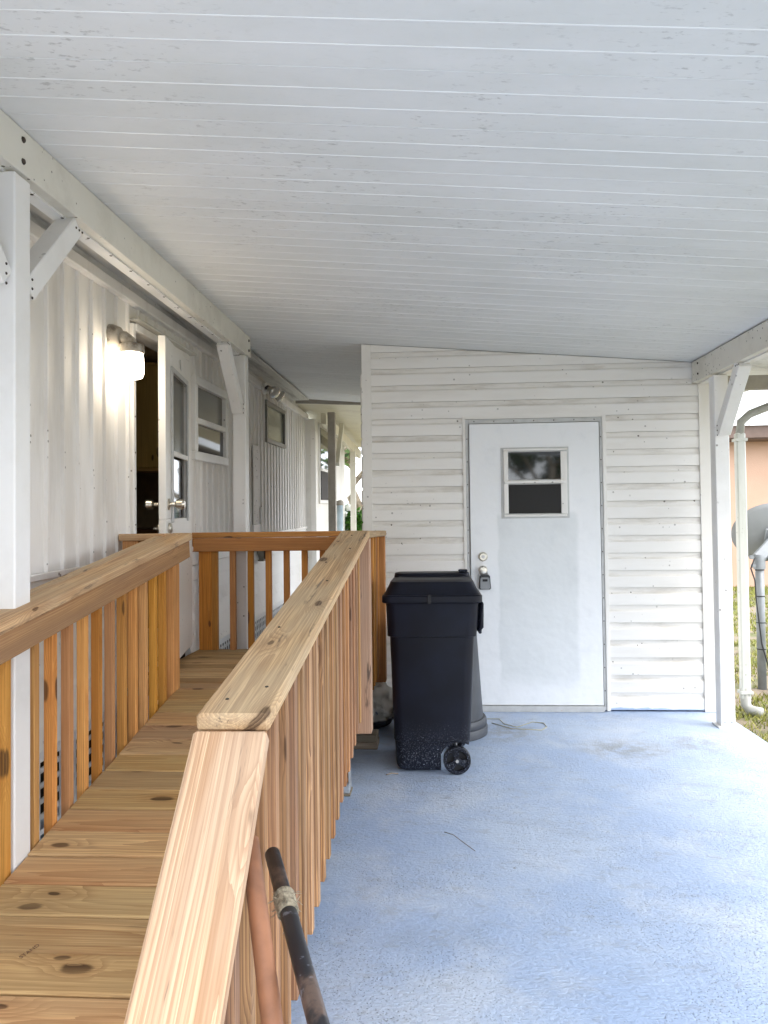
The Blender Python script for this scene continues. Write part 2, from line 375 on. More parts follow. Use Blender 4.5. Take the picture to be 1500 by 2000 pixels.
def cartmat():
    m = NT('black_cart_plastic'); p = m.co(); 
    z = m.n('ShaderNodeSeparateXYZ', {0: p}).outputs[2]
    low = m.smooth(z, 0.30, 0.06)
    d1 = m.n('ShaderNodeTexVoronoi', {'Vector': p, 'Scale': 55.0}, feature='F1')
    r1 = m.n('ShaderNodeSeparateColor', {0: d1.outputs['Color']}).outputs[0]
    thr = m.math('MULTIPLY', m.smooth(r1, 0.5, 1.0), 0.17)
    sp = m.math('MULTIPLY', m.math('LESS_THAN', d1.outputs['Distance'], thr), low)
    sp2 = m.math('MULTIPLY', m.smooth(m.noise(p, 150, 4.0), 0.50, 0.72), m.math('MULTIPLY', low, 0.5))
    d3 = m.n('ShaderNodeTexVoronoi', {'Vector': p, 'Scale': 13.0}, feature='F1')
    r3 = m.n('ShaderNodeSeparateColor', {0: d3.outputs['Color']}).outputs[1]
    sp3 = m.math('LESS_THAN', d3.outputs['Distance'], m.math('MULTIPLY', m.smooth(r3, 0.72, 1.0), 0.06))
    f = m.math('MULTIPLY', m.math('MAXIMUM', m.math('MAXIMUM', sp, sp2), sp3), 0.6)
    dust = m.smooth(m.noise(p, 4.0, 5.0), 0.35, 0.75)
    c = m.mix(dust, (0.004, 0.0045, 0.009), (0.007, 0.009, 0.019))
    c = m.mix(f, c, (0.38, 0.42, 0.50))
    m.bump(m.noise(p, 300, 2.0), 0.2, 0.001)
    return m.B(Base_Color=c, Roughness=0.45, Specular_IOR_Level=0.22)
M_cart = cartmat()

def doormat():
    m = NT('shed_door_paint'); p = m.pos()
    c = (0.80, 0.81, 0.82)
    # a broad roller patch of greyer touch-up paint in the middle of the slab
    g = m.map(p, (1, 0, 1))
    w = m.n('ShaderNodeVectorMath', {0: m.n('ShaderNodeTexNoise', {'Vector': g, 'Scale': 5.0, 'Detail': 4.0}).outputs['Color'], 1: (0.06, 0, 0.10)}, operation='MULTIPLY').outputs[0]
    q = m.n('ShaderNodeVectorMath', {0: g, 1: w}, operation='ADD').outputs[0]
    xyz = m.n('ShaderNodeSeparateXYZ', {0: q})
    x, z = xyz.outputs[0], xyz.outputs[2]
    bx = m.math('MULTIPLY', m.smooth(x, 0.455, 0.475), m.smooth(x, 1.02, 0.98))
    bz = m.math('MULTIPLY', m.smooth(z, 0.16, 0.34), m.smooth(z, 1.42, 1.38))
    f = m.math('MULTIPLY', bx, bz)
    f = m.math('MULTIPLY', f, m.math('MULTIPLY_ADD', m.noise(g, 3.0, 5.0), 0.8, 0.25))
    c = m.mix(m.math('MULTIPLY', f, 0.7, clamp=True), c, (0.57, 0.60, 0.60))
    c = m.mix(m.math('MULTIPLY', m.smooth(m.noise(p, 6, 5.0, 0.6), 0.5, 0.75), 0.16), c, (0.45, 0.47, 0.50))
    m.bump(m.math('ADD', m.noise(g, 9.0, 2.0), m.math('MULTIPLY', m.noise(p, 120, 2), 0.1)), 0.55, 0.008)
    return m.B(Base_Color=c, Roughness=0.38)
M_door = doormat()

def emit(name, col, st):
    m = NT(name)
    return m.B(Base_Color=(0.8, 0.78, 0.7), Emission_Color=col, Emission_Strength=st, Roughness=0.3)
M_lampglass = emit('lit_lamp_glass', (1.0, 0.87, 0.68), 8.0)

# ================================================================== setting
def ground():
    v, f = [], []
    for (x, y) in ((-250, -250), (250, -250), (250, 350), (-250, 350)): v.append((x, y, -0.09))
    o = link('lawn', mesh('lawn', v, [(0, 1, 2, 3)], M_ground)); tag(o, kind='structure')
ground()
def slab():
    # slab with a slightly uneven right edge
    nx, n = 1, 60; v, f = [], []
    for i in range(n + 1):
        y = -3.0 + 12.0 * i / n
        e = 1.92 + 0.012 * mnoise.noise(Vector((0, y * 1.3, 3)))
        v += [(-3.4, y, 0.0), (e - 0.02, y, 0.0), (e, y, -0.018), (e + 0.004, y, -0.14), (-3.4, y, -0.14)]
    for i in range(n):
        a = i * 5
        for k in range(5): f.append((a + k, a + 5 + k, a + 5 + (k + 1) % 5, a + (k + 1) % 5))
    f.append((0, 1, 2, 3, 4)); f.append(tuple(n * 5 + k for k in (4, 3, 2, 1, 0)))
    o = link('carport_slab', mesh('carport_slab', v, f, M_slab)); tag(o, kind='structure')
slab()

def grass():
    rng = random.Random(3); v, f = [], []
    n = 0
    while n < 90000:
        Y = 3.2 + 15.5 * rng.random() ** 1.5
        X = 1.97 + rng.random() * (0.8 + Y * 0.55)
        if X < 1.97: 
            n += 1; continue
        d = mnoise.noise(Vector((X * 1.6, Y * 1.6, 0.7))) + 0.5 * mnoise.noise(Vector((X * 5, Y * 5, 1.7)))
        n += 1
        if d < -0.02 - 0.25 * rng.random(): continue
        h = (0.015 + 0.03 * rng.random()) * (1.0 + 0.04 * Y); a = rng.random() * 6.283; w = 0.002 + 0.0007 * Y
        dx, dy = math.cos(a) * w, math.sin(a) * w; lx, ly = rng.gauss(0, 0.025), rng.gauss(0, 0.025)
        k = len(v)
        v += [(X - dx, Y - dy, -0.092), (X + dx, Y + dy, -0.092), (X + lx, Y + ly, -0.09 + h)]
        f.append((k, k + 1, k + 2))
    o = link('lawn_grass', mesh('lawn_grass', v, f, M_grass)); tag(o, 'short patchy yellow green grass growing beside the slab', 'grass', kind='stuff')
grass()

# ================================================================== carport
RB, RC = -0.082, 0.030
def rz(X, Y): return 2.565 + RB * (X + 0.498) + RC * (Y - 5.36)
carport = thing('carport', (1.80, 4.87, 0), 'white aluminium carport roof of ribbed panels on beams and square posts', 'carport')
BX0, BX1 = -1.380, -1.290        # left beam
RX0, RX1 = 1.76, 1.85            # right beam
def roof():
    PW = 0.30; XA, XB = -1.72, 2.55
    prof = [(0.0008, 0.03), (0.0008, 0.001), (0.002, 0.0)]
    for c in (0.1, 0.2): prof += [(c - 0.0026, 0.0), (c - 0.0018, -0.0014), (c + 0.0018, -0.0014), (c + 0.0026, 0.0)]
    prof += [(0.298, 0.0), (0.2992, 0.001), (0.2992, 0.03)]
    n = len(prof); v, f, mi = [], [], []
    for X in (XA, XB):
        for (y, z) in prof: v.append((X, y, z + RB * (X + 0.498)))
    for i in range(n):
        f.append((i, (i + 1) % n, n + (i + 1) % n, n + i)); mi.append(1 if i in (3, 4, 5, 7, 8, 9) else 0)
    f.append(tuple(range(n))[::-1]); mi.append(0); f.append(tuple(range(n, 2 * n))); mi.append(0)
    me = mesh('roof_panel', v, f, [M_pan, M_bead], mi=mi)
    y = 1.935 - PW * 6
    while y < 8.5:
        M = Matrix.Translation((0, y, 2.565 + RC * (y - 5.36) + 0.001)) @ Matrix.Rotation(math.atan(RC), 4, 'X')
        link('roof_panel', me, carport, M); y += PW
    return y
ROOF_END = roof()
def beams():
    for (x0, x1, y0, y1, face) in ((BX0, BX1, 0.1, 5.345, 1), (RX0, RX1, 0.1, 5.335, -1)):
        xm = (x0 + x1) / 2
        a = Vector((xm, y0, min(rz(x0, y0), rz(x1, y0)) - 0.072)); b = Vector((xm, y1, min(rz(x0, y1), rz(x1, y1)) - 0.072))
        bm_ = bar('beam', a, b, (1, 0, 0), x1 - x0, 0.142, M_beam, carport, 0.002)
        fx = x1 if face > 0 else x0
        ys = (2.33, 5.29) if face > 0 else (5.22, 2.2)
        for y in ys:
            for dz in (0.035, 0.105):
                screw((fx, y, rz(fx, y) - dz), (face, 0, 0), M_rust, bm_, 0.011 if face > 0 else 0.008, 0.006, 'bolt')
        # flange lip below the beam with its row of screws
        lip = bar('beam_flange', a + Vector((-0.020 * face, 0, -0.0755)), b + Vector((-0.020 * face, 0, -0.0755)), (1, 0, 0), 0.05, 0.008, M_white, bm_, 0)
        y = 1.0
        while y < y1 - 0.1 and face > 0:
            screw((xm - 0.002, y, rz(xm, y) - 0.072 - 0.0795), (0, 0, -1), M_rust, lip, 0.0085, 0.005); y += 0.21
beams()
def post(x0, y0, w, bx, face):
    top = min(rz(x0, y0), rz(x0 + w, y0)) - 0.155
    p = abox('post', (x0, y0, 0.012), (x0 + w, y0 + w, top), M_white, carport, 0.004, 'z')
    abox('base_bracket', (x0 - 0.02, y0 - 0.02, 0.0), (x0 + w + 0.02, y0 + w + 0.02, 0.012), M_white, p, 0.002)
    for k in (0.3, 0.75): screw((x0 + w * k, y0, 0.035), (0, -1, 0), M_steel, p, 0.009, 0.008, 'bolt')
    return p, top
def brace(xm, ya, za, yb, zb, par=None, side=1):
    b = bar('brace', (xm, ya, za), (xm, yb, zb), (1, 0, 0), 0.075, 0.072, M_white, carport, 0.003)
    fx = xm + side * 0.0375
    d = Vector((0, yb - ya, zb - za)).normalized()
    for k in (0.0, 0.03, 0.06):
        sg = 1 if yb > ya else -1
        screw((fx, ya + sg * 0.012, za + 0.03 + k - 0.05), (side, 0, 0), M_rust, b, 0.005, 0.003)
        screw((fx, yb - sg * 0.02 + k * sg * 0.8, zb - 0.012), (side, 0, 0), M_rust, b, 0.005, 0.003)
pA, tA = post(-1.382, 2.28, 0.093, BX1, 1)
brace(-1.337, 2.39, 2.04, 2.73, 2.385)
brace(-1.337, 2.262, 2.04, 1.93, 2.360)
pB, tB = post(-1.382, 5.19, 0.091, BX1, 1)
brace(-1.337, 5.172, 2.085, 4.80, 2.465)
pC, tC = post(1.757, 4.93, 0.088, RX0, -1)
brace(1.80, 4.912, 1.84, 4.57, 2.20, side=-1)
M_gutter = painted('dull_gutter_paint', (0.36, 0.36, 0.33), (0.2, 0.2, 0.14), smear=0.3)
M_pipe = painted('chalky_downspout_paint', (0.56, 0.57, 0.53), (0.26, 0.28, 0.18), smear=0.25, smearscale=(8, 8, 1.2))
def eave():
    # end header and gutter along the open side, with its downspout
    abox('end_header', (1.87, 5.42, rz(2.5, 5.4) - 0.13), (2.50, 5.46, rz(2.5, 5.4) - 0.03), M_greypost, carport, 0.002)
    x = 2.56
    v, f = [], []
    prof = [(0.0, 0.11), (0.0, 0.0), (0.08, 0.0), (0.11, 0.11), (0.106, 0.11), (0.078, 0.004), (0.004, 0.004), (0.004, 0.11)]
    for y in (0.13, 5.6):
        for (px, pz) in prof: v.append((x + px, y, rz(2.55, y) - 0.10 + pz))
    n = len(prof)
    for i in range(n): f.append((i, (i + 1) % n, n + (i + 1) % n, n + i))
    f.append(tuple(range(n))[::-1]); f.append(tuple(range(n, 2 * n)))
    g = link('gutter', mesh('gutter', v, f, M_white), carport)
    A = PY(1434, 812, 5.66); A.x = 2.185
    pts = [Vector((2.60, 5.54, rz(2.55, 5.5) - 0.09)), Vector((2.60, 5.545, 2.215)), Vector((2.56, 5.55, 2.17)), Vector((2.26, 5.64, 2.055)), Vector((2.20, 5.655, 2.00)), Vector((2.19, 5.66, 1.90))]
    d = tube('downspout', [pts[0], pts[1]], 0.030, M_white, carport, 8)
    tube('elbow', pts[1:], 0.030, M_gutter, d, 8)
    abox('pipe', (2.158, 5.63, 0.02), (2.222, 5.69, 1.92), M_pipe, d, 0.008, 'z')
    tube('spout', [(2.19, 5.66, 0.10), (2.19, 5.655, -0.02), (2.21, 5.63, -0.05), (2.235, 5.605, -0.055), (2.27, 5.575, -0.058)], 0.035, M_gutter, d, 10)
    for zz in (0.06, 1.86): abox('strap', (2.148, 5.621, zz), (2.232, 5.70, zz + 0.02), M_pipe, d, 0.001)
eave()

# ================================================================== shed
SY = 5.36
def SP(x, y): p = PY(x, y, SY); return p.x, p.z
SX0 = SP(708, 860)[0]; SX1 = SP(1391, 1050)[0]
shed = thing('storage_shed', ((SX0 + SX1) / 2, SY + 1.4, 0), 'white storage shed with horizontal lap siding at the end of the carport', 'shed')
DX0, DZ1 = SP(911, 1000)[0], SP(1046, 817)[1]
DX1 = SP(1180, 1100)[0]
def cut_roof(bm, off=0.004):
    nrm = Vector((-RB, -RC, 1.0)).normalized()
    co = Vector((-0.498, 5.36, 2.565 - off))
    geo = bm.verts[:] + bm.edges[:] + bm.faces[:]
    bmesh.ops.bisect_plane(bm, geom=geo, plane_co=co, plane_no=nrm, clear_outer=True)
    bmesh.ops.holes_fill(bm, edges=[e for e in bm.edges if e.is_boundary], sides=0)
def lapboard(x0, x1, z0, h, y):
    """one course of dutch-lap siding: flat face with a cove under the course above"""
    prof = [(0.004, 0.0), (-0.010, 0.0), (-0.010, h * 0.60), (-0.0085, h * 0.64), (-0.001, h * 0.74), (0.001, h * 0.985), (0.012, h * 0.985), (0.012, 0.0)]
    bm = bmesh.new(); n = len(prof)
    A = [bm.verts.new((x0, y + p, z0 + q)) for p, q in prof]; Bv = [bm.verts.new((x1, y + p, z0 + q)) for p, q in prof]
    for i in range(n):
        fc = bm.faces.new((A[i], A[(i + 1) % n], Bv[(i + 1) % n], Bv[i]))
        if i in (3, 4): fc.material_index = 1
    bm.faces.new(A[::-1]); bm.faces.new(Bv)
    return bm
CH = 0.1185
def shed_build():
    XL, XR = SX0 + 0.065, SX1 - 0.075
    z = 0.012; i = 0
    while z < 2.56:
        spans = [(XL, DX0 - 0.003), (DX1 + 0.003, XR)] if z < DZ1 - 0.02 else [(XL, XR)]
        for (a, b) in spans:
            bm = lapboard(a, b, z, CH, SY)
            if z < DZ1 - 0.02 and z + CH > DZ1 and a == XL:
                pass
            if z + CH > 2.36: cut_roof(bm)
            if len(bm.faces) > 3: link('siding_board', bm_mesh('siding_board', bm, [M_shed, M_groove]), shed)
            else: bm.free()
        # the piece of a course that passes over the door head
        if z < DZ1 - 0.02 and z + CH > DZ1 + 0.004:
            bm = lapboard(DX0 - 0.003, DX1 + 0.003, z, CH, SY)
            geo = bm.verts[:] + bm.edges[:] + bm.faces[:]
            bmesh.ops.bisect_plane(bm, geom=geo, plane_co=(0, 0, DZ1 + 0.002), plane_no=(0, 0, -1), clear_outer=True)
            bmesh.ops.holes_fill(bm, edges=[e for e in bm.edges if e.is_boundary], sides=0)
            link('siding_board', bm_mesh('siding_board', bm, [M_shed, M_groove]), shed)
        z += CH
    # carcass behind the boards (front left open at the doorway is closed by the slab)
    def wallbox(lo, hi):
        bm = bmesh.new(); bmesh.ops.create_cube(bm, size=1.0)
        lo, hi = Vector(lo), Vector(hi)
        bmesh.ops.scale(bm, vec=hi - lo, verts=bm.verts[:]); bmesh.ops.translate(bm, vec=(lo + hi) / 2, verts=bm.verts[:])
        cut_roof(bm, 0.006); return bm
    link('wall', bm_mesh('wall', wallbox((SX0 + 0.02, SY + 0.05, 0.0), (SX1 - 0.02, SY + 2.7, 2.8)), M_shed), shed)
    for (x0, x1, y0, y1) in ((SX0, SX0 + 0.066, SY - 0.018, SY + 0.07), (SX1 - 0.076, SX1, SY - 0.018, SY + 0.07)):
        link('corner_trim', bm_mesh('corner_trim', wallbox((x0, y0, 0.002), (x1, y1, 2.8)), M_trim), shed)
    for sx, s in ((SX0, -1), (SX1, 1)):
        zz = 0.012
        while zz < 2.34:
            abox('side_siding_board', (sx - 0.018, SY + 0.075, zz), (sx + 0.018, SY + 2.7, zz + CH - 0.012), M_shed, shed, 0.006, 'y'); zz += CH
shed_build()
def shed_door():
    d = abox('door', (SP(918, 1000)[0], SY - 0.022, SP(1046, 1376)[1]), (SP(1173, 1100)[0], SY + 0.02, SP(1046, 827)[1]), M_door, shed, 0.002, 'z')
    fr = abox('door_frame', (DX0, SY - 0.010, SP(1046, 1387)[1] + 0.002), (SP(916.2, 1000)[0], SY + 0.03, DZ1), M_alu, shed, 0.001, 'z')
    abox('door_frame', (SP(1175.2, 1100)[0], SY - 0.006, SP(1046, 1387)[1] + 0.002), (DX1, SY + 0.03, DZ1), M_alu, shed, 0.001, 'z')
    hd = abox('door_frame', (SP(916.2, 1000)[0] + 0.001, SY - 0.010, SP(1046, 825.5)[1]), (SP(1175.2, 1100)[0] - 0.001, SY + 0.03, DZ1 - 0.001), M_alu, shed, 0.001)
    abox('threshold', (SP(917.3, 1000)[0] + 0.001, SY - 0.035, 0.001), (SP(1174, 1100)[0] - 0.001, SY + 0.03, SP(1046, 1377)[1]), M_alu, shed, 0.001)
    x0, x1 = DX0 + 0.010, DX1 - 0.010
    for k in range(12): 
        zz = 0.14 + k * 0.158
        screw((x0, SY - 0.010, zz), (0, -1, 0), M_rust, fr, 0.0045, 0.003)
        screw((x1, SY - 0.006, zz), (0, -1, 0), M_rust, fr, 0.0045, 0.003)
    for k in range(7): screw((DX0 + 0.06 + k * 0.137, SY - 0.010, (SP(1046, 826)[1] + DZ1) / 2), (0, -1, 0), M_rust, hd, 0.0045, 0.003)
    # outer white casing around the frame
    abox('door_casing', (DX0 - 0.02, SY - 0.017, 0.003), (DX0 - 0.0005, SY, DZ1 + 0.014), M_trim, shed, 0.001, 'z')
    abox('door_casing', (DX1 + 0.0005, SY - 0.017, 0.003), (DX1 + 0.024, SY, DZ1 + 0.014), M_trim, shed, 0.001, 'z')
    abox('door_casing', (DX0, SY - 0.017, DZ1 + 0.0005), (DX1, SY, DZ1 + 0.014), M_trim, shed, 0.001)
    # window in the door
    def r(xa, ya, xb, yb): a = SP(xa, yb); b = SP(xb, ya); return a[0], a[1], b[0], b[1]
    yf = SY - 0.022
    X0, Z0, X1, Z1 = r(979, 873, 1109, 1013)
    w = abox('window', (X0, yf - 0.004, Z0), (X1, yf, Z1), M_alu, d, 0.001)
    for (a, b, c, e, t) in ((982, 876, 1106, 882, 0.02), (984, 1004, 1106, 1010, 0.018), (984, 938, 1102, 945.5, 0.028)):
        xa, za, xb, zb = r(a, b, c, e); abox('window_bar', (xa, yf - t, za), (xb, yf - 0.004, zb), M_trim, w, 0.003)
    for (a, c) in ((984, 991), (1095, 1105)):
        xa, za, xb, zb = r(a, 882.3, c, 1003.7); abox('window_bar', (xa, yf - 0.016, za), (xb, yf - 0.004, zb), M_trim, w, 0.002, 'z')
    xa, za, xb, zb = r(991.2, 882.5, 1094.8, 937.5); abox('pane', (xa, yf - 0.009, za), (xb, yf - 0.0045, zb), M_pane, w, 0)
    xa, za, xb, zb = r(991.2, 946, 1094.8, 1003.5); abox('screen_pane', (xa, yf - 0.012, za), (xb, yf - 0.0045, zb), M_panescreen, w, 0)
    # deadbolt and knob
    fwd = Matrix.Rotation(R(90), 4, 'X')
    X, Z = SP(943, 1087)
    db = lathe('deadbolt', [(0.032, 0), (0.032, 0.008), (0.026, 0.016), (0.022, 0.020)], M_nickel, d, Matrix.Translation((X, yf, Z)) @ fwd)
    lathe('key_cylinder', [(0.012, 0.0), (0.012, 0.006)], M_alu, db, Matrix.Translation((X, yf - 0.019, Z)) @ fwd, 12)
    X, Z = SP(943, 1113)
    lathe('knob', [(0.030, 0), (0.030, 0.006), (0.012, 0.012), (0.012, 0.030), (0.024, 0.038), (0.027, 0.052), (0.022, 0.062), (0.008, 0.064)], M_nickel, d, Matrix.Translation((X, yf, Z)) @ fwd)
    kb = thing('key_lockbox', (X, yf - 0.022, Z - 0.115), 'grey and black key lockbox hanging from the shed door knob', 'lockbox')
    M_lb = plain('lockbox_case', (0.02, 0.02, 0.022), 0.45); M_lf = plain('lockbox_face', (0.26, 0.27, 0.28), 0.5)
    c = SP(946, 1136)
    def taper(name, w0, w1, h, y0, y1, zc, mat, par):
        v = [(-w0, y0, -h), (w0, y0, -h), (w1, y0, h), (-w1, y0, h), (-w0, y1, -h), (w0, y1, -h), (w1, y1, h), (-w1, y1, h)]
        bm = bmesh.new(); vs = [bm.verts.new((c[0] + a, b, zc + e)) for a, b, e in v]
        for q in ((0, 1, 2, 3), (7, 6, 5, 4), (0, 4, 5, 1), (1, 5, 6, 2), (2, 6, 7, 3), (3, 7, 4, 0)): bm.faces.new([vs[i] for i in q])
        bmesh.ops.bevel(bm, geom=bm.edges[:], offset=0.006, segments=2, affect='EDGES')
        return link(name, bm_mesh(name, bm, mat, False), par)
    taper('case', 0.042, 0.034, 0.050, yf - 0.050, yf - 0.010, c[1], M_lb, kb)
    taper('face_plate', 0.036, 0.030, 0.040, yf - 0.056, yf - 0.046, c[1] - 0.006, M_lf, kb)
    abox('dial_window', (c[0] - 0.017, yf - 0.0585, c[1] + 0.006), (c[0] + 0.017, yf - 0.054, c[1] + 0.022), M_rubber, kb, 0.001)
    pts = [(c[0] - 0.022, yf - 0.028, c[1] + 0.045)] + [(X + 0.024 * math.cos(t), yf - 0.024, Z + 0.000 + 0.024 * math.sin(t)) for t in [R(a) for a in range(190, -20, -20)]] + [(c[0] + 0.020, yf - 0.028, c[1] + 0.045)]
    tube('shackle', pts, 0.005, M_steel, kb, 8)
shed_door()

# ================================================================== mobile home
HX = -1.60
SHEAR = Matrix.Identity(4); SHEAR[2][1] = 0.034; SHEAR[2][3] = -0.034 * 3.2   # the home stands on a slight fall
home = thing('mobile_home', (HX - 1.5, 5.0, 0), 'white mobile home with ribbed vertical siding, an open door and lattice skirting', 'house')
PRE[home.name] = SHEAR
ZL, ZM, ZT = 0.42, 1.10, 2.46
HY0, HY1 = -1.5, 9.45
DY0, DY1, DZB, DZT = 3.955, 4.83, 0.46, 2.30
WIN = [(4.97, 5.745, 1.685, 2.22), (7.135, 8.02, 1.98, 2.35)]
def ribs(y0, y1, z0, z1):
    """one ribbed sheet strip: flat with a raised rib"""
    P = 0.14
    pts = [(0.0, 0.0), (0.108, 0.0), (0.111, 0.013), (0.113, 0.0145), (0.127, 0.0145), (0.129, 0.013), (0.133, -0.006), (0.137, -0.006), (0.14, 0.0)]
    def hgt(t):
        for (a, ha), (b, hb) in zip(pts, pts[1:]):
            if a <= t <= b + 1e-9: return ha + (hb - ha) * ((t - a) / (b - a) if b > a else 0)
        return 0.0
    base = math.floor(y0 / P + 1e-6) * P
    ys = sorted({round(y0, 5), round(y1, 5)} | {round(base + a, 5) for a, _ in pts if y0 < base + a < y1})
    v, f = [], []
    for y in ys:
        h = hgt(min(max(y - base, 0), P))
        v += [(HX + h, y, z0), (HX + h, y, z1), (HX - 0.02, y, z1), (HX - 0.02, y, z0)]
    for i in range(len(ys) - 1):
        a = i * 4
        for k in range(4): f.append((a + k, a + 4 + k, a + 4 + (k + 1) % 4, a + (k + 1) % 4))
    f.append((0, 1, 2, 3)); k = (len(ys) - 1) * 4; f.append((k + 3, k + 2, k + 1, k))
    return v, f
def home_walls():
    core = abox('wall', (HX - 0.06, HY0, ZL), (HX - 0.025, DY0 - 0.02, ZT + 0.1), M_home, home, 0)
    abox('wall', (HX - 0.06, DY1 + 0.02, ZL), (HX - 0.025, HY1, ZT + 0.1), M_home, home, 0)
    abox('wall', (HX - 0.06, DY0 - 0.02, DZT + 0.03), (HX - 0.025, DY1 + 0.02, ZT + 0.1), M_home, home, 0)
    abox('wall', (HX - 3.2, HY0, ZL), (HX - 3.16, HY1, ZT + 0.1), M_home, home, 0)
    abox('wall', (HX - 3.15, HY0, ZL), (HX - 0.061, HY0 + 0.04, ZT + 0.1), M_home, home, 0)
    abox('wall', (HX - 3.15, HY1 - 0.04, ZL), (HX - 0.061, HY1, ZT + 0.1), M_home, home, 0)
    abox('roof', (HX - 3.3, HY0 - 0.1, ZT + 0.101), (HX + 0.02, HY1 + 0.1, ZT + 0.13), M_lap, home, 0)
    abox('floor', (HX - 3.16, HY0, ZL - 0.02), (HX - 0.03, HY1, ZL + 0.04), M_dark, home, 0)
    P = 0.14; y = math.floor(1.0 / P) * P
    cache = {}
    while y < HY1 - 0.05:
        segs = [(y, min(y + P, HY1))]
        for edge in (DY0, DY1, WIN[0][0], WIN[0][1], WIN[1][0], WIN[1][1]):
            segs = [s for a, b in segs for s in ([(a, edge), (edge, b)] if a + 0.002 < edge < b - 0.002 else [(a, b)])]
        for a, b in segs:
            mid = (a + b) / 2; ex = [(ZM, ZT)]
            if DY0 < mid < DY1: ex = [(DZT, ZT)]
            for (wa, wb, za, zb) in WIN:
                if wa < mid < wb: ex = [(ZM, za), (zb, ZT)]
            for (z0, z1) in ex:
                if z1 - z0 < 0.02: continue
                key = (round(b - a, 4), round((a / P) % 1, 3), z0, z1)
                v, f = ribs(a, b, z0, z1)
                if key not in cache:
                    cache[key] = mesh('siding_panel', [(p[0], p[1] - a, p[2]) for p in v], f, M_home)
                link('siding_panel', cache[key], home, Matrix.Translation((0, a, 0)))
        y += P
    # head flashing and lower belt
    abox('head_trim', (HX + 0.001, HY0, ZT - 0.03), (HX + 0.045, HY1, ZT + 0.03), M_home, home, 0.006, 'y')
    abox('fascia', (HX - 0.01, HY0, ZT + 0.031), (HX + 0.02, HY1, ZT + 0.10), M_soffit, home, 0.003, 'y')
    abox('soffit', (HX - 0.01, HY0, ZT + 0.072), (BX0 - 0.002, HY1 - 1.0, ZT + 0.084), M_soffit, home, 0.002, 'y')
    abox('belt_trim', (HX, HY0, ZM - 0.03), (HX + 0.018, DY0 - 0.05, ZM), M_home, home, 0.004, 'y')
    abox('belt_trim', (HX, DY1 + 0.07, ZM - 0.03), (HX + 0.018, HY1, ZM), M_home, home, 0.004, 'y')
    # horizontal lap courses under the belt
    z = ZM - 0.031; h = 0.098
    while z - h > ZL - 0.05:
        for (a, b) in ((HY0, 1.9), (1.902, DY0 - 0.05), (DY1 + 0.05, 7.2), (7.202, HY1)):
            v = []; 
            for yy in (a, b): v += [(HX - 0.02, yy, z - h + 0.009), (HX + 0.026, yy, z - h + 0.009), (HX + 0.001, yy, z), (HX - 0.02, yy, z)]
            f = [(0, 4, 5, 1), (1, 5, 6, 2), (2, 6, 7, 3), (3, 7, 4, 0), (0, 1, 2, 3), (7, 6, 5, 4)]
            link('lap_board', mesh('lap_board', v, f, M_lap), home)
        z -= h
    return z
LOWZ = home_walls()
def skirting():
    sk = abox('skirting', (HX - 0.16, HY0, 0.001), (HX - 0.14, HY1, LOWZ - 0.003), M_dark, home, 0)
    w = 0.022; pitch = 0.062
    abox('skirting_rail', (HX - 0.012, HY0, LOWZ - 0.045), (HX + 0.006, HY1, LOWZ - 0.002), M_white, sk, 0.001, 'y')
    z = LOWZ - 0.075
    while z > 0.03:
        for (a, b) in ((1.4, 4.3), (4.302, 8.0)): abox('lattice_strip', (HX - 0.012, a, z - w), (HX - 0.007, b, z), M_white, sk, 0, 'y')
        z -= pitch
    y = 1.45
    while y < 8.0:
        abox('lattice_strip', (HX - 0.0065, y, 0.004), (HX - 0.0015, y + w, LOWZ - 0.046), M_white, sk, 0, 'z'); y += pitch
skirting()
def home_window(y0, y1, z0, z1, dark=False):
    fr = M_white if not dark else M_bronze
    w = abox('window', (HX - 0.015, y0, z0), (HX - 0.008, y1, z1), M_dark, home, 0)
    t = 0.045 if not dark else 0.025
    abox('window_frame', (HX - 0.01, y0 - 0.015, z1 - t), (HX + 0.035, y1 + 0.015, z1 + 0.015), fr, w, 0.004, 'y')
    abox('window_frame', (HX - 0.01, y0 - 0.015, z0 - 0.015), (HX + 0.035, y1 + 0.015, z0 + t), fr, w, 0.004, 'y')
    for a, b in ((y0 - 0.013, y0 + t), (y1 - t, y1 + 0.013)):
        abox('window_frame', (HX - 0.01, a, z0 + t + 0.0005), (HX + 0.033, b, z1 - t - 0.0005), fr, w, 0.004, 'z')
    zm = (z0 + z1) / 2 - 0.015
    if not dark:
        abox('meeting_rail', (HX - 0.007, y0 + t + 0.0005, zm - 0.02), (HX + 0.03, y1 - t - 0.0005, zm + 0.02), fr, w, 0.003, 'y')
        abox('pane', (HX - 0.006, y0 + t, zm + 0.0205), (HX + 0.001, y1 - t, z1 - t), M_paneg, w, 0)
        abox('pane', (HX - 0.006, y0 + t, z0 + t), (HX + 0.008, y1 - t, zm - 0.0205), M_pane, w, 0)
    else:
        abox('pane', (HX - 0.006, y0 + t, z0 + t), (HX + 0.008, y1 - t, z1 - t), M_paneblind, w, 0)
home_window(*WIN[0]); home_window(*WIN[1], dark=True)
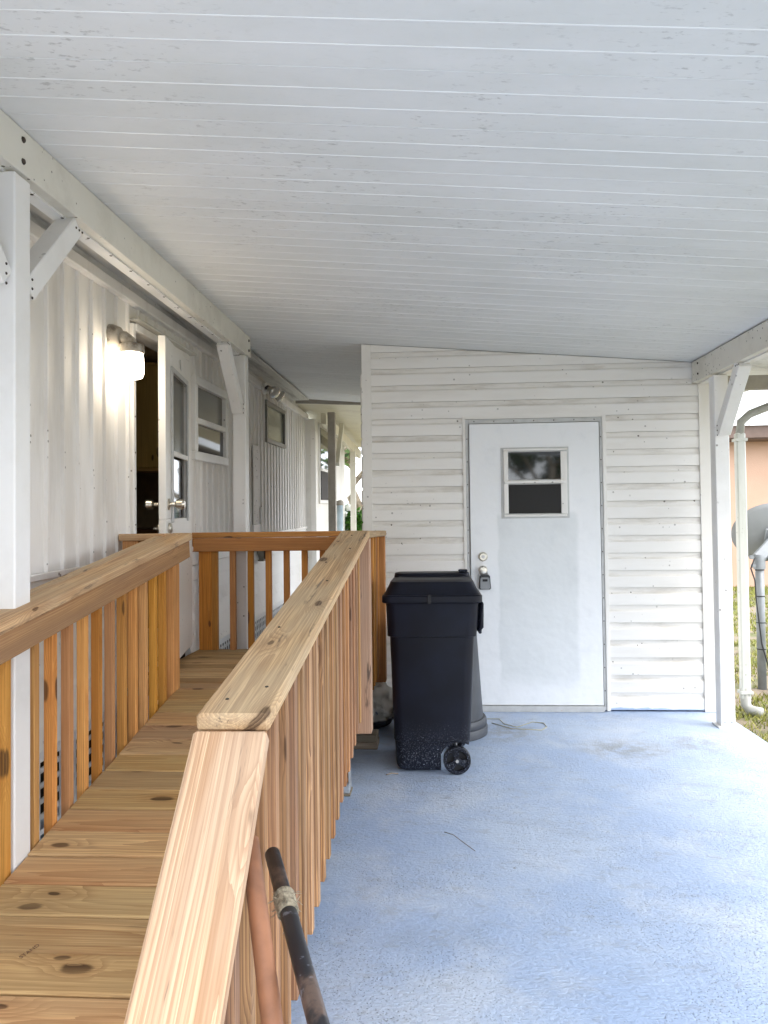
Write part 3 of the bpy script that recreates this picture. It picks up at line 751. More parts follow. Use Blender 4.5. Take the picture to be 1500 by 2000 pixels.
def home_door():
    # frame round the opening
    j = abox('door_frame', (HX - 0.07, DY0 - 0.035, DZB), (HX + 0.03, DY0, DZT + 0.035), M_home, home, 0.003, 'z')
    abox('door_frame', (HX - 0.07, DY1, DZB), (HX + 0.03, DY1 + 0.045, DZT + 0.035), M_home, home, 0.003, 'z')
    abox('door_frame', (HX - 0.07, DY0 + 0.0005, DZT), (HX + 0.035, DY1 - 0.0005, DZT + 0.04), M_home, home, 0.003, 'y')
    abox('door_hood', (HX + 0.0, DY0 - 0.05, DZT + 0.042), (HX + 0.07, DY1 + 0.05, DZT + 0.055), M_soffit, home, 0.002, 'y')
    for k in range(9): screw((HX + 0.03, DY0 - 0.016, 0.7 + k * 0.19), (1, 0, 0), M_rust, j, 0.005, 0.003)
    # open leaf, hinged on the far side
    a = R(9); T = Matrix.Translation((HX + 0.0, DY1 - 0.012, DZB + 0.015)) @ Matrix.Rotation(a, 4, 'Z')
    # local: leaf runs along -Y from the hinge, thickness along X, height Z
    Wd, Hd = 0.82, DZT - DZB - 0.03
    def lb(name, lo, hi, mat, par, bev=0.003):
        lo, hi = Vector(lo), Vector(hi); d = hi - lo
        return link(name, boxmesh(d.x, d.y, d.z, mat, bev), par, T @ Matrix.Translation((lo + hi) / 2))
    # leaf made as a rim so that the glass is a real opening
    L = lb('door', (0, -Wd, 0), (0.04, 0, 0.82), M_trim, home)
    lb('stile', (0, -Wd, 0.8205), (0.04, -Wd + 0.16, Hd), M_trim, L); lb('stile', (0, -0.15, 0.8205), (0.04, 0, Hd), M_trim, L)
    lb('top_rail', (0, -Wd + 0.1605, Hd - 0.16), (0.04, -0.1505, Hd), M_trim, L)
    for (y0, y1, z0, z1) in ((-Wd + 0.14, -Wd + 0.17, 0.80, Hd - 0.14), (-0.165, -0.135, 0.80, Hd - 0.14)):
        lb('glazing_bead', (0.0405, y0, z0), (0.052, y1, z1), M_alu, L, 0.002)
    lb('glazing_bead', (0.0405, -Wd + 0.171, Hd - 0.17), (0.052, -0.166, Hd - 0.14), M_alu, L, 0.002)
    lb('glazing_bead', (0.0405, -Wd + 0.171, 1.17), (0.052, -0.166, 1.20), M_trim, L, 0.002)
    lb('pane', (0.018, -Wd + 0.161, 1.20), (0.024, -0.151, Hd - 0.161), M_paneg, L, 0)
    lb('pane', (0.018, -Wd + 0.161, 0.821), (0.024, -0.151, 1.199), M_pane, L, 0)
    # knobs on both faces and a deadbolt under them
    out = Matrix.Rotation(R(90), 4, 'Y'); inn = Matrix.Rotation(R(-90), 4, 'Y')
    prof = [(0.032, 0), (0.032, 0.006), (0.013, 0.012), (0.012, 0.035), (0.026, 0.045), (0.029, 0.075), (0.020, 0.088), (0.006, 0.09)]
    zk = 0.90
    lathe('knob', prof, M_nickel, L, T @ Matrix.Translation((0.04, -Wd + 0.065, zk)) @ out)
    lathe('knob', prof, M_nickel, L, T @ Matrix.Translation((0.0, -Wd + 0.065, zk)) @ inn)
    lathe('deadbolt', [(0.030, 0), (0.030, 0.012), (0.02, 0.02), (0.01, 0.022)], M_nickel, L, T @ Matrix.Translation((0.04, -Wd + 0.065, zk - 0.13)) @ out)
    lathe('deadbolt', [(0.028, 0), (0.028, 0.012), (0.012, 0.02), (0.008, 0.04)], M_nickel, L, T @ Matrix.Translation((0.0, -Wd + 0.065, zk - 0.13)) @ inn)
    # chain stop at the head
    pts = []
    for i in range(9):
        t = i / 8; p = T @ Vector((0.05, -0.42, Hd - 0.06)); q = Vector((HX + 0.05, DY1 - 0.20, DZT - 0.01))
        pts.append(p.lerp(q, t) - Vector((0, 0, 0.30 * t * (1 - t))))
    tube('stop_chain', pts, 0.004, M_alu, L, 6)
    # dim room behind: panelled walls, wall cabinets and a counter
    M_tan = plain('tan_interior_paint', (0.62, 0.52, 0.36), 0.7)
    abox('interior_floor', (HX - 1.55, DY0 - 0.85, 0.4605), (HX - 0.07, DY1 + 1.49, 0.47), M_tan, home, 0)
    abox('interior_wall', (HX - 1.60, DY0 - 0.9, DZB), (HX - 1.56, DY1 + 1.6, 2.44), M_tan, home, 0, 'z')
    abox('interior_wall', (HX - 1.55, DY1 + 1.5, DZB), (HX - 0.08, DY1 + 1.54, 2.44), M_tan, home, 0, 'z')
    abox('interior_wall', (HX - 1.55, DY0 - 0.9, DZB), (HX - 0.08, DY0 - 0.86, 2.44), M_tan, home, 0, 'z')
    abox('interior_ceiling', (HX - 1.6, DY0 - 0.9, 2.441), (HX - 0.08, DY1 + 1.6, 2.46), M_tan, home, 0)
    M_cab = wood('oak_cabinet', (0.80, 0.58, 0.22), (0.55, 0.36, 0.12), contrast=0.6, rough=0.4)
    cb = abox('cabinet', (HX - 1.55, 5.35, 1.62), (HX - 0.2, 5.65, 2.40), M_cab, home, 0.004, 'x')
    for k in range(3):
        x0 = HX - 1.40 + k * 0.40; abox('cabinet_door', (x0, 5.33, 1.64), (x0 + 0.385, 5.349, 2.38), M_cab, cb, 0.006, 'z')
    M_ct = plain('brown_counter', (0.16, 0.075, 0.045), 0.5)
    abox('counter', (HX - 1.55, 5.55, DZB), (HX - 0.35, 6.0, 1.16), M_ct, home, 0.004)
    abox('counter_top', (HX - 1.55, 5.50, 1.1605), (HX - 0.33, 6.0, 1.20), M_panel, home, 0.004)
    abox('step', (HX - 0.06, DY0, 0.46), (HX + 0.02, DY1, DZB - 0.001), M_alu, home, 0.003, 'y')
home_door()
def wires():
    pts = [(HX + 0.02, 6.08, 2.30), (HX + 0.022, 6.09, 2.0), (HX + 0.02, 6.10, 1.7), (HX + 0.03, 6.14, 1.4), (HX + 0.02, 6.16, 1.12)]
    tube('cable', pts, 0.005, M_cable, home, 6)
    # conduit with a weatherproof outlet box below the belt
    p = PX(510, 1105, HX + 0.03)
    tube('conduit', [(HX + 0.03, p.y, p.z + 0.02), (HX + 0.03, p.y, ZM + 0.25)], 0.012, M_white, home, 8)
    b = abox('outlet_box', (HX + 0.014, p.y - 0.06, p.z - 0.08), (HX + 0.07, p.y + 0.06, p.z + 0.06), M_greypost, home, 0.006)
    abox('outlet_cover', (HX + 0.0705, p.y - 0.05, p.z - 0.06), (HX + 0.078, p.y + 0.05, p.z + 0.05), M_dark, b, 0.003)
    abox('panel_trim', (HX + 0.001, 6.58, ZM), (HX + 0.03, 6.86, ZM + 0.10), M_white, home, 0.004)
    abox('panel_trim', (HX + 0.015, 6.60, ZM + 0.101), (HX + 0.022, 6.84, 1.9), M_home, home, 0.003, 'z')
wires()

# far end of the home: a projecting bay with a tall window
def bay():
    x = HX + 0.12; y0, y1 = 9.46, 12.6
    abox('bay_wall', (x - 0.5, y0, 0.35), (x, y1, 2.44), M_lap, home, 0, 'y')
    abox('bay_corner_trim', (x - 0.06, y0 - 0.012, 0.35), (x + 0.012, y0 + 0.07, 2.30), M_trim, home, 0.004, 'z')
    a, b = 9.78, 10.95; z0, z1 = 1.43, 2.36
    w = abox('bay_window', (x + 0.001, a - 0.05, z0 - 0.05), (x + 0.02, b + 0.05, z1 + 0.05), M_trim, home, 0.003, 'y')
    zm = 1.82
    abox('pane', (x + 0.021, a, zm + 0.02), (x + 0.026, b, z1), M_pane, w, 0)
    abox('screen_pane', (x + 0.021, a, z0), (x + 0.03, b, zm - 0.02), M_panescreen, w, 0)
    abox('meeting_rail', (x + 0.021, a - 0.04, zm - 0.0195), (x + 0.045, b + 0.04, zm + 0.0195), M_white, w, 0.003, 'y')
bay()

# lamps on the home wall
def jar_lamp():
    y = 3.68; z = 2.225; X = HX
    t = thing('wall_lamp', (X, y, z - 0.18), 'lit glass jar porch lamp beside the open door', 'lamp')
    M_lb = painted('weathered_lamp_metal', (0.42, 0.38, 0.32), (0.12, 0.09, 0.06), smear=0.9, spots=0.8, smearscale=(14, 14, 14))
    lathe('wall_plate', [(0.060, 0), (0.060, 0.015), (0.045, 0.05), (0.03, 0.055)], M_lb, t, Matrix.Translation((X + 0.012, y, z)) @ Matrix.Rotation(R(90), 4, 'Y'))
    tube('arm', [(X + 0.05, y, z), (X + 0.08, y, z - 0.005), (X + 0.108, y, z - 0.03), (X + 0.117, y, z - 0.055)], [0.03, 0.03, 0.032, 0.036], M_lb, t, 14)
    lathe('socket_cap', [(0.040, 0.030), (0.058, 0.022), (0.060, -0.012), (0.055, -0.02)], M_lb, t, Matrix.Translation((X + 0.119, y, z - 0.068)))
    lathe('glass_jar', [(0.050, 0.0), (0.054, -0.02), (0.056, -0.06), (0.055, -0.10), (0.048, -0.118), (0.030, -0.124)], M_lampglass, t, Matrix.Translation((X + 0.119, y, z - 0.088)))
jar_lamp()
def flood():
    y, z = 7.20, 2.46
    p = PX(519, 741, HX + 0.07)
    y, z = p.y, min(p.z, 2.56)
    t = thing('floodlight', (HX + 0.045, y, z - 0.05), 'twin bulb floodlight mounted high on the ribbed wall', 'floodlight')
    M_bulb = NT('frosted_bulb_glass').B(Base_Color=(0.62, 0.60, 0.54), Roughness=0.12, Metallic=0.6)
    lathe('mount', [(0.055, 0), (0.055, 0.02), (0.03, 0.03)], M_white, t, Matrix.Translation((HX + 0.046, y, z)) @ Matrix.Rotation(R(90), 4, 'Y'))
    for (dy, dirv) in ((-0.06, Vector((0.75, -0.35, -0.55))), (0.12, Vector((0.8, 0.25, -0.5)))):
        c = Vector((HX + 0.10, y + dy, z)); q = dirv.to_track_quat('Z', 'Y').to_matrix().to_4x4(); q.translation = c
        tube('socket', [(HX + 0.072, y + dy * 0.3, z), c, c + dirv.normalized() * 0.03], [0.014, 0.02, 0.026], M_rubber, t, 10)
        lathe('bulb', [(0.024, 0.02), (0.030, 0.04), (0.056, 0.085), (0.060, 0.10), (0.050, 0.115), (0.02, 0.124)], M_bulb, t, q)
flood()

# ================================================================== wooden ramp
ramp = thing('wooden_ramp', (-0.85, 2.6, 0), 'timber access ramp with balustrades rising to a landing at the door', 'ramp')
YL0, YL1 = 3.74, 5.05
SL = 0.165
def dh(Y): return 0.48 if Y >= YL0 else 0.48 - SL * (YL0 - Y)
UP = Vector((0, SL, 0)); 
sdir = Vector((0, 1, SL)).normalized()
RH = 0.77
SR = 0.152
def rt(Y): return 1.25 if Y >= YL0 else 1.25 - SR * (YL0 - Y)     # top of the rail caps
def ramp_build():
    rng = random.Random(5)
    nrm = Vector((0, -sdir.z, sdir.y))
    # deck boards on the slope
    L = 0.1405; yy = YL0 - 0.004; k = 0
    while yy > 0.95:
        c = Vector((-0.845 + rng.uniform(-0.002, 0.002), yy - 0.5 * L * sdir.y, dh(yy - 0.5 * L * sdir.y) - 0.019)) + nrm * rng.uniform(-0.0015, 0.0015)
        board('deck_board', c, (1, 0, 0), sdir, (0.886, 0.1355, 0.036), M_deck, ramp, 0.005)
        yy -= L * sdir.y; k += 1
    y = YL0 + 0.004
    while y < YL1 - 0.05:
        w = min(0.139, YL1 - y - 0.03)
        board('deck_board', (-0.985, y + w / 2, 0.461 + rng.uniform(-0.001, 0.001)), (1, 0, 0), (0, 1, 0), (1.17, w - 0.003, 0.036), M_deck, ramp, 0.004); y += 0.142
    # rim joists
    for X in (-0.42, -1.27):
        a = Vector((X, 1.25, dh(1.25) - 0.085)); b = Vector((X, YL0, dh(YL0) - 0.085 - 0.0))
        bar('rim_joist', a, b, (1, 0, 0), 0.036, 0.085, M_bal, ramp)
        bar('rim_joist', (X, YL0 + 0.002, 0.365), (X, YL1, 0.365), (1, 0, 0), 0.036, 0.145, M_bal, ramp)
    bar('rim_joist', (-1.25, YL1 - 0.02, 0.365), (-0.44, YL1 - 0.02, 0.365), (0, 1, 0), 0.036, 0.145, M_bal, ramp)
    bar('rim_joist', (-1.25, YL0 + 0.02, 0.365), (-0.44, YL0 + 0.02, 0.365), (0, 1, 0), 0.036, 0.145, M_bal, ramp)
    CT = 0.036
    # ---- right balustrade (balusters on the outside)
    YN = 1.455
    capc = -0.392
    a = Vector((capc, YN, rt(YN) - CT / 2)); b = Vector((capc, YL0 + 0.02, rt(YL0) - CT / 2 + 0.002))
    bar('rail_cap', a, b, (1, 0, 0), 0.142, CT, M_cap, ramp, 0.006)
    bar('rail_cap', (capc - 0.003, YL0 + 0.021, 0.48 + RH - CT / 2), (capc - 0.003, YL1 + 0.03, 0.48 + RH - CT / 2), (1, 0, 0), 0.142, CT, M_cap, ramp, 0.005)
    off = Vector((0, 0, -CT / 2 - 0.0455))
    bar('hand_rail', a + off + Vector((-0.029, 0, 0)), b + off + Vector((-0.029, 0, 0)), (1, 0, 0), 0.037, 0.088, M_rail, ramp)
    bar('hand_rail', (-0.421, YL0 + 0.03, 0.48 + RH - CT - 0.0455), (-0.421, YL1 - 0.1, 0.48 + RH - CT - 0.0455), (1, 0, 0), 0.037, 0.088, M_rail, ramp)
    # steep end board closing the balustrade towards the foot of the ramp
    e0 = Vector((capc, YN - 0.003, rt(YN) - 0.018 - 0.020)); e1 = e0 + Vector((0, -0.52, -0.53))
    bar('end_board', e0, e1, (1, 0, 0), 0.142, CT, M_end, ramp, 0.006)
    def baluster(X, Y, top, bot, mat, s=0.037):
        # bottom cut at a slant
        return board('baluster', (X, Y, (top + bot) / 2), (0, 0, 1), (0, 1, 0), (top - bot, s, s), mat, ramp, 0.002)
    Y = YL0 - 0.11
    while Y > 1.0:
        if Y > YN + 0.02: top = rt(Y) - CT - 0.005
        else: top = (rt(YN) - 0.045) - (YN - Y) * 1.02 - 0.03
        baluster(-0.379, Y, top, max(dh(Y) - 0.115, 0.004), M_balr); Y -= 0.1195
    Y = YL0 + 0.16
    while Y < YL1 - 0.12:
        baluster(-0.379, Y, 0.48 + RH - CT - 0.001, 0.345, M_far); Y += 0.12
    # near end post below the steep board
    board('end_post', (-0.425, 1.06, 0.235), (0, 0, 1), (0, 1, 0), (0.455, 0.088, 0.05), M_bal, ramp, 0.004)
    # corner posts on the outer side
    board('post', (-0.365, YL0 + 0.045, (0.48 + RH - CT + 0.262) / 2), (0, 0, 1), (0, 1, 0), (0.48 + RH - CT - 0.262 - 0.001, 0.088, 0.088), M_end, ramp, 0.004)
    board('post', (-0.372, YL1 - 0.05, (0.48 + RH - CT + 0.272) / 2), (0, 0, 1), (0, 1, 0), (0.48 + RH - CT - 0.272 - 0.001, 0.088, 0.088), M_far, ramp, 0.004)
    # ---- left balustrade (seen from inside)
    capl = -1.302
    a = Vector((capl, 1.44, rt(1.44) - CT / 2)); b = Vector((capl, YL0 + 0.10, rt(YL0) - CT / 2))
    bar('rail_cap', a + Vector((0.016, 0, 0)), b + Vector((0.016, 0, 0)), (1, 0, 0), 0.105, CT, M_cap, ramp, 0.005)
    bar('rail_cap', a + Vector((-0.0625, 0, -0.003)), Vector((b.x - 0.0625, YL0 - 0.02, b.z - 0.014)), (1, 0, 0), 0.05, CT, M_cap, ramp, 0.005)
    bar('hand_rail', a + off + Vector((0.035, 0, 0)), b + off + Vector((0.035, 0, 0)), (1, 0, 0), 0.037, 0.088, M_rail, ramp)
    Y = 3.60
    while Y > 1.46:
        if not (2.10 < Y < 2.39): baluster(-1.307, Y, rt(Y) - CT - 0.006, max(dh(Y) - 0.14, 0.004), M_bal, 0.032)
        Y -= 0.1185
    for Y in (2.248, 2.13): baluster(-1.307, Y, rt(Y) - CT - 0.006, dh(Y) - 0.14, M_bal, 0.032)
    board('post', (-1.315, YL0 - 0.01, (0.48 + RH - CT + 0.012) / 2), (0, 0, 1), (0, 1, 0), (0.48 + RH - CT - 0.016, 0.088, 0.07), M_bal, ramp, 0.004)
    # short return to the wall of the home
    zc = 0.48 + RH - CT / 2
    bar('rail_cap', (HX + 0.02, YL0 + 0.06, zc - 0.002), (-1.3395, YL0 + 0.06, zc - 0.002), (0, 1, 0), 0.125, CT, M_cap, ramp, 0.005)
    board('post', (HX + 0.075, YL0 + 0.06, (zc - 0.02) / 2 + 0.002), (0, 0, 1), (0, 1, 0), (zc - 0.022, 0.085, 0.085), M_bal, ramp, 0.004)
    bar('hand_rail', (HX + 0.12, YL0 + 0.085, zc - 0.065), (-1.37, YL0 + 0.085, zc - 0.065), (0, 1, 0), 0.037, 0.088, M_rail, ramp)
    # ---- far balustrade across the landing
    zt = 0.48 + RH
    xl = PY(384, 1040, YL1 - 0.02).x
    bar('rail_cap', (xl - 0.006, YL1 - 0.045, zt - CT / 2 + 0.0005), (-0.467, YL1 - 0.045, zt - CT / 2 + 0.0005), (0, 1, 0), 0.14, CT, M_far, ramp, 0.004)
    bar('hand_rail', (xl, YL1 - 0.095, zt - CT - 0.045), (-0.42, YL1 - 0.095, zt - CT - 0.045), (0, 1, 0), 0.037, 0.088, M_far, ramp)
    px = PY(403, 1150, YL1 - 0.05).x
    board('post', (px, YL1 - 0.03, (zt - CT + 0.30) / 2), (0, 0, 1), (0, 1, 0), (zt - CT - 0.30 - 0.002, 0.088, 0.088), M_far, ramp, 0.004)
    x = PY(421, 1150, YL1 - 0.05).x
    while x < -0.50:
        board('baluster', (x, YL1 - 0.055, (zt - CT + 0.33) / 2), (0, 0, 1), (0, 1, 0), (zt - CT - 0.33 - 0.002, 0.037, 0.037), M_far, ramp, 0.002); x += 0.1195
    # support posts under the landing on galvanised feet
    for (x, y) in ((-0.47, 3.68), (-1.2, 3.68), (-0.47, 4.9), (-1.2, 4.9)):
        p = board('support_post', (x, y, 0.20), (0, 0, 1), (0, 1, 0), (0.28, 0.088, 0.088), M_far, ramp, 0.004)
        ft = abox('post_base', (x - 0.05, y - 0.05, 0.012), (x + 0.05, y + 0.05, 0.0595), M_steel, p, 0.002)
        abox('base_plate', (x - 0.055, y - 0.055, 0.0005), (x + 0.055, y + 0.055, 0.0115), M_old, p, 0.002)
        abox('base_strap', (x + 0.0455, y - 0.0445, 0.06), (x + 0.0485, y + 0.0445, 0.12), M_steel, p, 0.001)
        abox('base_strap', (x - 0.03, y - 0.0485, 0.06), (x + 0.03, y - 0.0455, 0.12), M_steel, p, 0.001)
    # screws in the caps and boards
    for (y, dx) in ((1.53, -0.03), (1.60, 0.035), (2.05, -0.03), (2.62, 0.02), (2.95, -0.03), (3.25, 0.03), (3.6, 0.0)):
        screw((capc + dx, y, rt(y) + 0.0), tuple(nrm), M_rust, ramp, 0.0045, 0.002)
ramp_build()
def stamp():
    cu = bpy.data.curves.new('stamp', 'FONT'); cu.body = 'STAND'; cu.size = 0.017; cu.align_x = 'CENTER'; cu.align_y = 'CENTER'; cu.extrude = 0.0002
    o = bpy.data.objects.new('stamp', cu); COL.objects.link(o)
    me = bpy.data.meshes.new_from_object(o.evaluated_get(bpy.context.evaluated_depsgraph_get())); bpy.data.objects.remove(o, do_unlink=True)
    me.materials.clear(); me.materials.append(plain('brown_stamp_ink', (0.14, 0.075, 0.04), 0.8))
    d = ray(58, 1860); t = (0.48 - SL * YL0 - CAMP.z + 0.0) / (d.z - SL * d.y); p = CAMP + d * t
    n = Vector((0, -SL, 1)).normalized()
    link('stamp', me, ramp, frame(p + n * 0.0035, Vector((0.45, 0.9, 0.9 * SL)), n.cross(Vector((0.45, 0.9, 0.9 * SL)))))
stamp()

# ================================================================== bins and odds
def cart():
    x0, x1 = PY(771, 1500, 3.96).x, PY(921, 1500, 3.96).x
    yf = 3.95; D = 0.50
    t = thing('wheeled_trash_cart', (0.0, yf + D / 2, 0), 'black wheeled plastic trash cart with hinged lid in front of the white shed', 'trash cart')
    zt = 0.875
    xl0, xr0 = PY(773, 1500, yf).x, PY(915, 1500, yf).x     # base
    xl1, xr1 = PY(757, 1185, yf).x, PY(931, 1185, yf).x     # rim
    def sect(z, k, out=0.0, rad=0.05, yin=0.0):
        xa = xl0 + (xl1 - xl0) * k - out; xb = xr0 + (xr1 - xr0) * k + out
        ya = yf + 0.035 * (1 - k) - out + yin; yb = yf + D - 0.035 * (1 - k) + out
        pts = []
        for (cx, cy, a0) in ((xb - rad, ya + rad, -90), (xb - rad, yb - rad, 0), (xa + rad, yb - rad, 90), (xa + rad, ya + rad, 180)):
            for j in range(6):
                a = R(a0 + j * 18); pts.append((cx + rad * math.cos(a), cy + rad * math.sin(a), z))
        return pts
    def loft(name, secs, mat, cap0=True, cap1=True):
        v, f = [], []; n = len(secs[0])
        for s in secs: v += s
        for i in range(len(secs) - 1):
            for k in range(n): f.append((i * n + k, i * n + (k + 1) % n, (i + 1) * n + (k + 1) % n, (i + 1) * n + k))
        if cap0: f.append(tuple(range(n))[::-1])
        if cap1: f.append(tuple((len(secs) - 1) * n + k for k in range(n)))
        o = link(name, mesh(name, v, f, mat), t)
        for p in o.data.polygons: p.use_smooth = len(p.vertices) == 4
        o.modifiers.new('es', 'EDGE_SPLIT').split_angle = R(35)
        return o
    bsecs = [sect(0.012, 0.0, -0.016), sect(0.03, 0.015, -0.003), sect(0.05, 0.04, 0), sect(0.16, 0.17), sect(0.165, 0.175, 0.004), sect(0.70, 0.78, 0.0), sect(0.704, 0.785, 0.012), sect(zt - 0.02, 0.98, 0.010), sect(zt, 1.0, 0.012)]
    body = loft('body', bsecs, M_cart)
    # wheel recess at the foot: cut with a cylinder-like notch
    wx, wz, wr = PY(893, 1489, yf).x, 0.072, 0.070
    bm = bmesh.new(); bm.from_mesh(body.data); bmesh.ops.recalc_face_normals(bm, faces=bm.faces[:]); bm.to_mesh(body.data); bm.free()
    body.modifiers.clear(); cutters = []
    for kind in (0, 1):
        cut = bmesh.new()
        if kind == 0:
            bmesh.ops.create_cone(cut, cap_ends=True, segments=28, radius1=0.088, radius2=0.088, depth=0.9)
            bmesh.ops.rotate(cut, matrix=Matrix.Rotation(R(90), 3, 'X'), verts=cut.verts[:])
            bmesh.ops.translate(cut, vec=(wx + 0.005, yf + D / 2, wz), verts=cut.verts[:])
        else:
            bmesh.ops.create_cube(cut, size=1.0)
            bmesh.ops.scale(cut, vec=(0.26, 0.9, 0.18), verts=cut.verts[:]); bmesh.ops.translate(cut, vec=(wx + 0.048, yf + D / 2, wz - 0.06), verts=cut.verts[:])
        co = bpy.data.objects.new('cut', bm_mesh('cut', cut, M_cart)); COL.objects.link(co); cutters.append(co)
        md = body.modifiers.new('bo', 'BOOLEAN'); md.operation = 'DIFFERENCE'; md.object = co; md.solver = 'EXACT'
    dg = bpy.context.evaluated_depsgraph_get()
    nm = bpy.data.meshes.new_from_object(body.evaluated_get(dg)); body.modifiers.clear(); body.data = nm
    body.modifiers.new('es', 'EDGE_SPLIT').split_angle = R(35)
    for co in cutters: bpy.data.objects.remove(co, do_unlink=True)
    # lid: rim flange and raised crown
    loft('rim', [sect(zt + 0.0005, 1.0, 0.024), sect(zt + 0.006, 1.0, 0.030), sect(zt + 0.036, 1.0, 0.030), sect(zt + 0.042, 1.0, 0.024)], M_cart)
    lid = loft('lid', [sect(zt + 0.0425, 1.0, 0.02), sect(zt + 0.05, 1.0, 0.016, 0.06), sect(zt + 0.085, 1.0, -0.002, 0.06), sect(zt + 0.108, 1.0, -0.012, 0.06), sect(zt + 0.118, 1.0, -0.05, 0.05), sect(zt + 0.116, 1.0, -0.09, 0.05)], M_cart)
    loft('lid_ridge', [sect(zt + 0.1145, 1.0, -0.016, 0.05, 0.30), sect(zt + 0.135, 1.0, -0.02, 0.05, 0.305), sect(zt + 0.139, 1.0, -0.035, 0.05, 0.31)], M_cart)
    abox('lid_lug', (xr1 - 0.08, yf + 0.34, zt + 0.14), (xr1 - 0.03, yf + 0.40, zt + 0.153), M_cart, lid, 0.004)
    abox('rim_notch', ((xl1 + xr1) / 2 - 0.022, yf - 0.034, zt + 0.0), ((xl1 + xr1) / 2 - 0.004, yf - 0.0285, zt + 0.046), M_rubber, lid, 0.001)
    # handle bar on the wheel side
    tube('handle', [(xr1 + 0.006, yf + 0.06, zt - 0.15), (xr1 + 0.026, yf + 0.06, zt - 0.13), (xr1 + 0.028, yf + 0.06, zt - 0.012), (xr1 + 0.028, yf + D - 0.06, zt - 0.012), (xr1 + 0.006, yf + D - 0.06, zt - 0.15)], 0.012, M_cart, t, 10)
    abox('handle_bracket', (xr1 + 0.013, yf + 0.10, zt - 0.17), (xr1 + 0.03, yf + D - 0.10, zt - 0.0), M_cart, t, 0.004)
    # wheels with three openings between spokes
    for y in (yf + 0.005, yf + D - 0.045):
        fr = Matrix.Translation((wx, y, wz)) @ Matrix.Rotation(R(90), 4, 'X')
        prof = [(0.052, -0.042), (0.066, -0.042), (wr, -0.038), (wr, -0.004), (0.066, 0.0), (0.055, 0.0), (0.052, -0.006), (0.052, -0.042)]
        n = 36; v, f = [], []
        for (r_, z_) in prof:
            for k in range(n):
                a = 2 * math.pi * k / n; v.append((r_ * math.cos(a), r_ * math.sin(a), z_))
        for i in range(len(prof) - 1):
            for k in range(n): f.append((i * n + k, (i + 1) * n + k, (i + 1) * n + (k + 1) % n, i * n + (k + 1) % n))
        wh = link('wheel', mesh('wheel', v, f, M_cart, False), t, fr)
        bm = bmesh.new()
        bmesh.ops.create_cone(bm, cap_ends=True, segments=24, radius1=0.053, radius2=0.053, depth=0.012)
        link('wheel_disc', bm_mesh('wheel_disc', bm, M_rubber), wh, fr @ Matrix.Translation((0, 0, -0.030)))
        for k in range(3):
            a = R(90 + 120 * k + 12)
            vv = []
            for z_ in (-0.022, -0.002):
                for (rr, da) in ((0.008, -1.2), (0.052, -0.42), (0.053, 0.0), (0.052, 0.42), (0.008, 1.2)):
                    vv.append((rr * math.cos(a + da), rr * math.sin(a + da), z_))
            ff = [(4, 3, 2, 1, 0), (5, 6, 7, 8, 9)] + [(i, (i + 1) % 5, 5 + (i + 1) % 5, 5 + i) for i in range(5)]
            link('spoke', mesh('spoke', vv, ff, M_cart), wh, fr)
        lathe('hub', [(0.018, -0.02), (0.018, 0.002), (0.010, 0.004)], M_cart, wh, fr, 16)
        lathe('axle_end', [(0.008, 0.0041), (0.008, 0.008)], M_alu, wh, fr, 12)
    tube('axle', [(wx, yf + 0.05, wz), (wx, yf + D - 0.09, wz)], 0.008, M_steel, t, 8)
cart()

def round_bin():
    c = Vector((0.02, 4.80, 0))
    t = thing('round_trash_can', c, 'dark grey round trash can standing rim down behind the black wheeled cart', 'trash can')
    M = Matrix.Translation(c)
    lathe('body', [(0.262, 0.10), (0.258, 0.14), (0.222, 0.70), (0.215, 0.715), (0.16, 0.72), (0.02, 0.712)], M_greyplastic, t, M, 40)
    lathe('rim', [(0.270, 0.002), (0.286, 0.004), (0.288, 0.045), (0.282, 0.055), (0.278, 0.056), (0.282, 0.062), (0.282, 0.092), (0.272, 0.105), (0.262, 0.106)], M_greyplastic, t, M, 40)
    for s in (-1, 1):
        tube('handle', [(c.x - 0.06, c.y + s * 0.262, 0.16), (c.x - 0.06, c.y + s * 0.305, 0.17), (c.x + 0.06, c.y + s * 0.305, 0.17), (c.x + 0.06, c.y + s * 0.262, 0.16)], 0.010, M_greyplastic, t, 8)
round_bin()

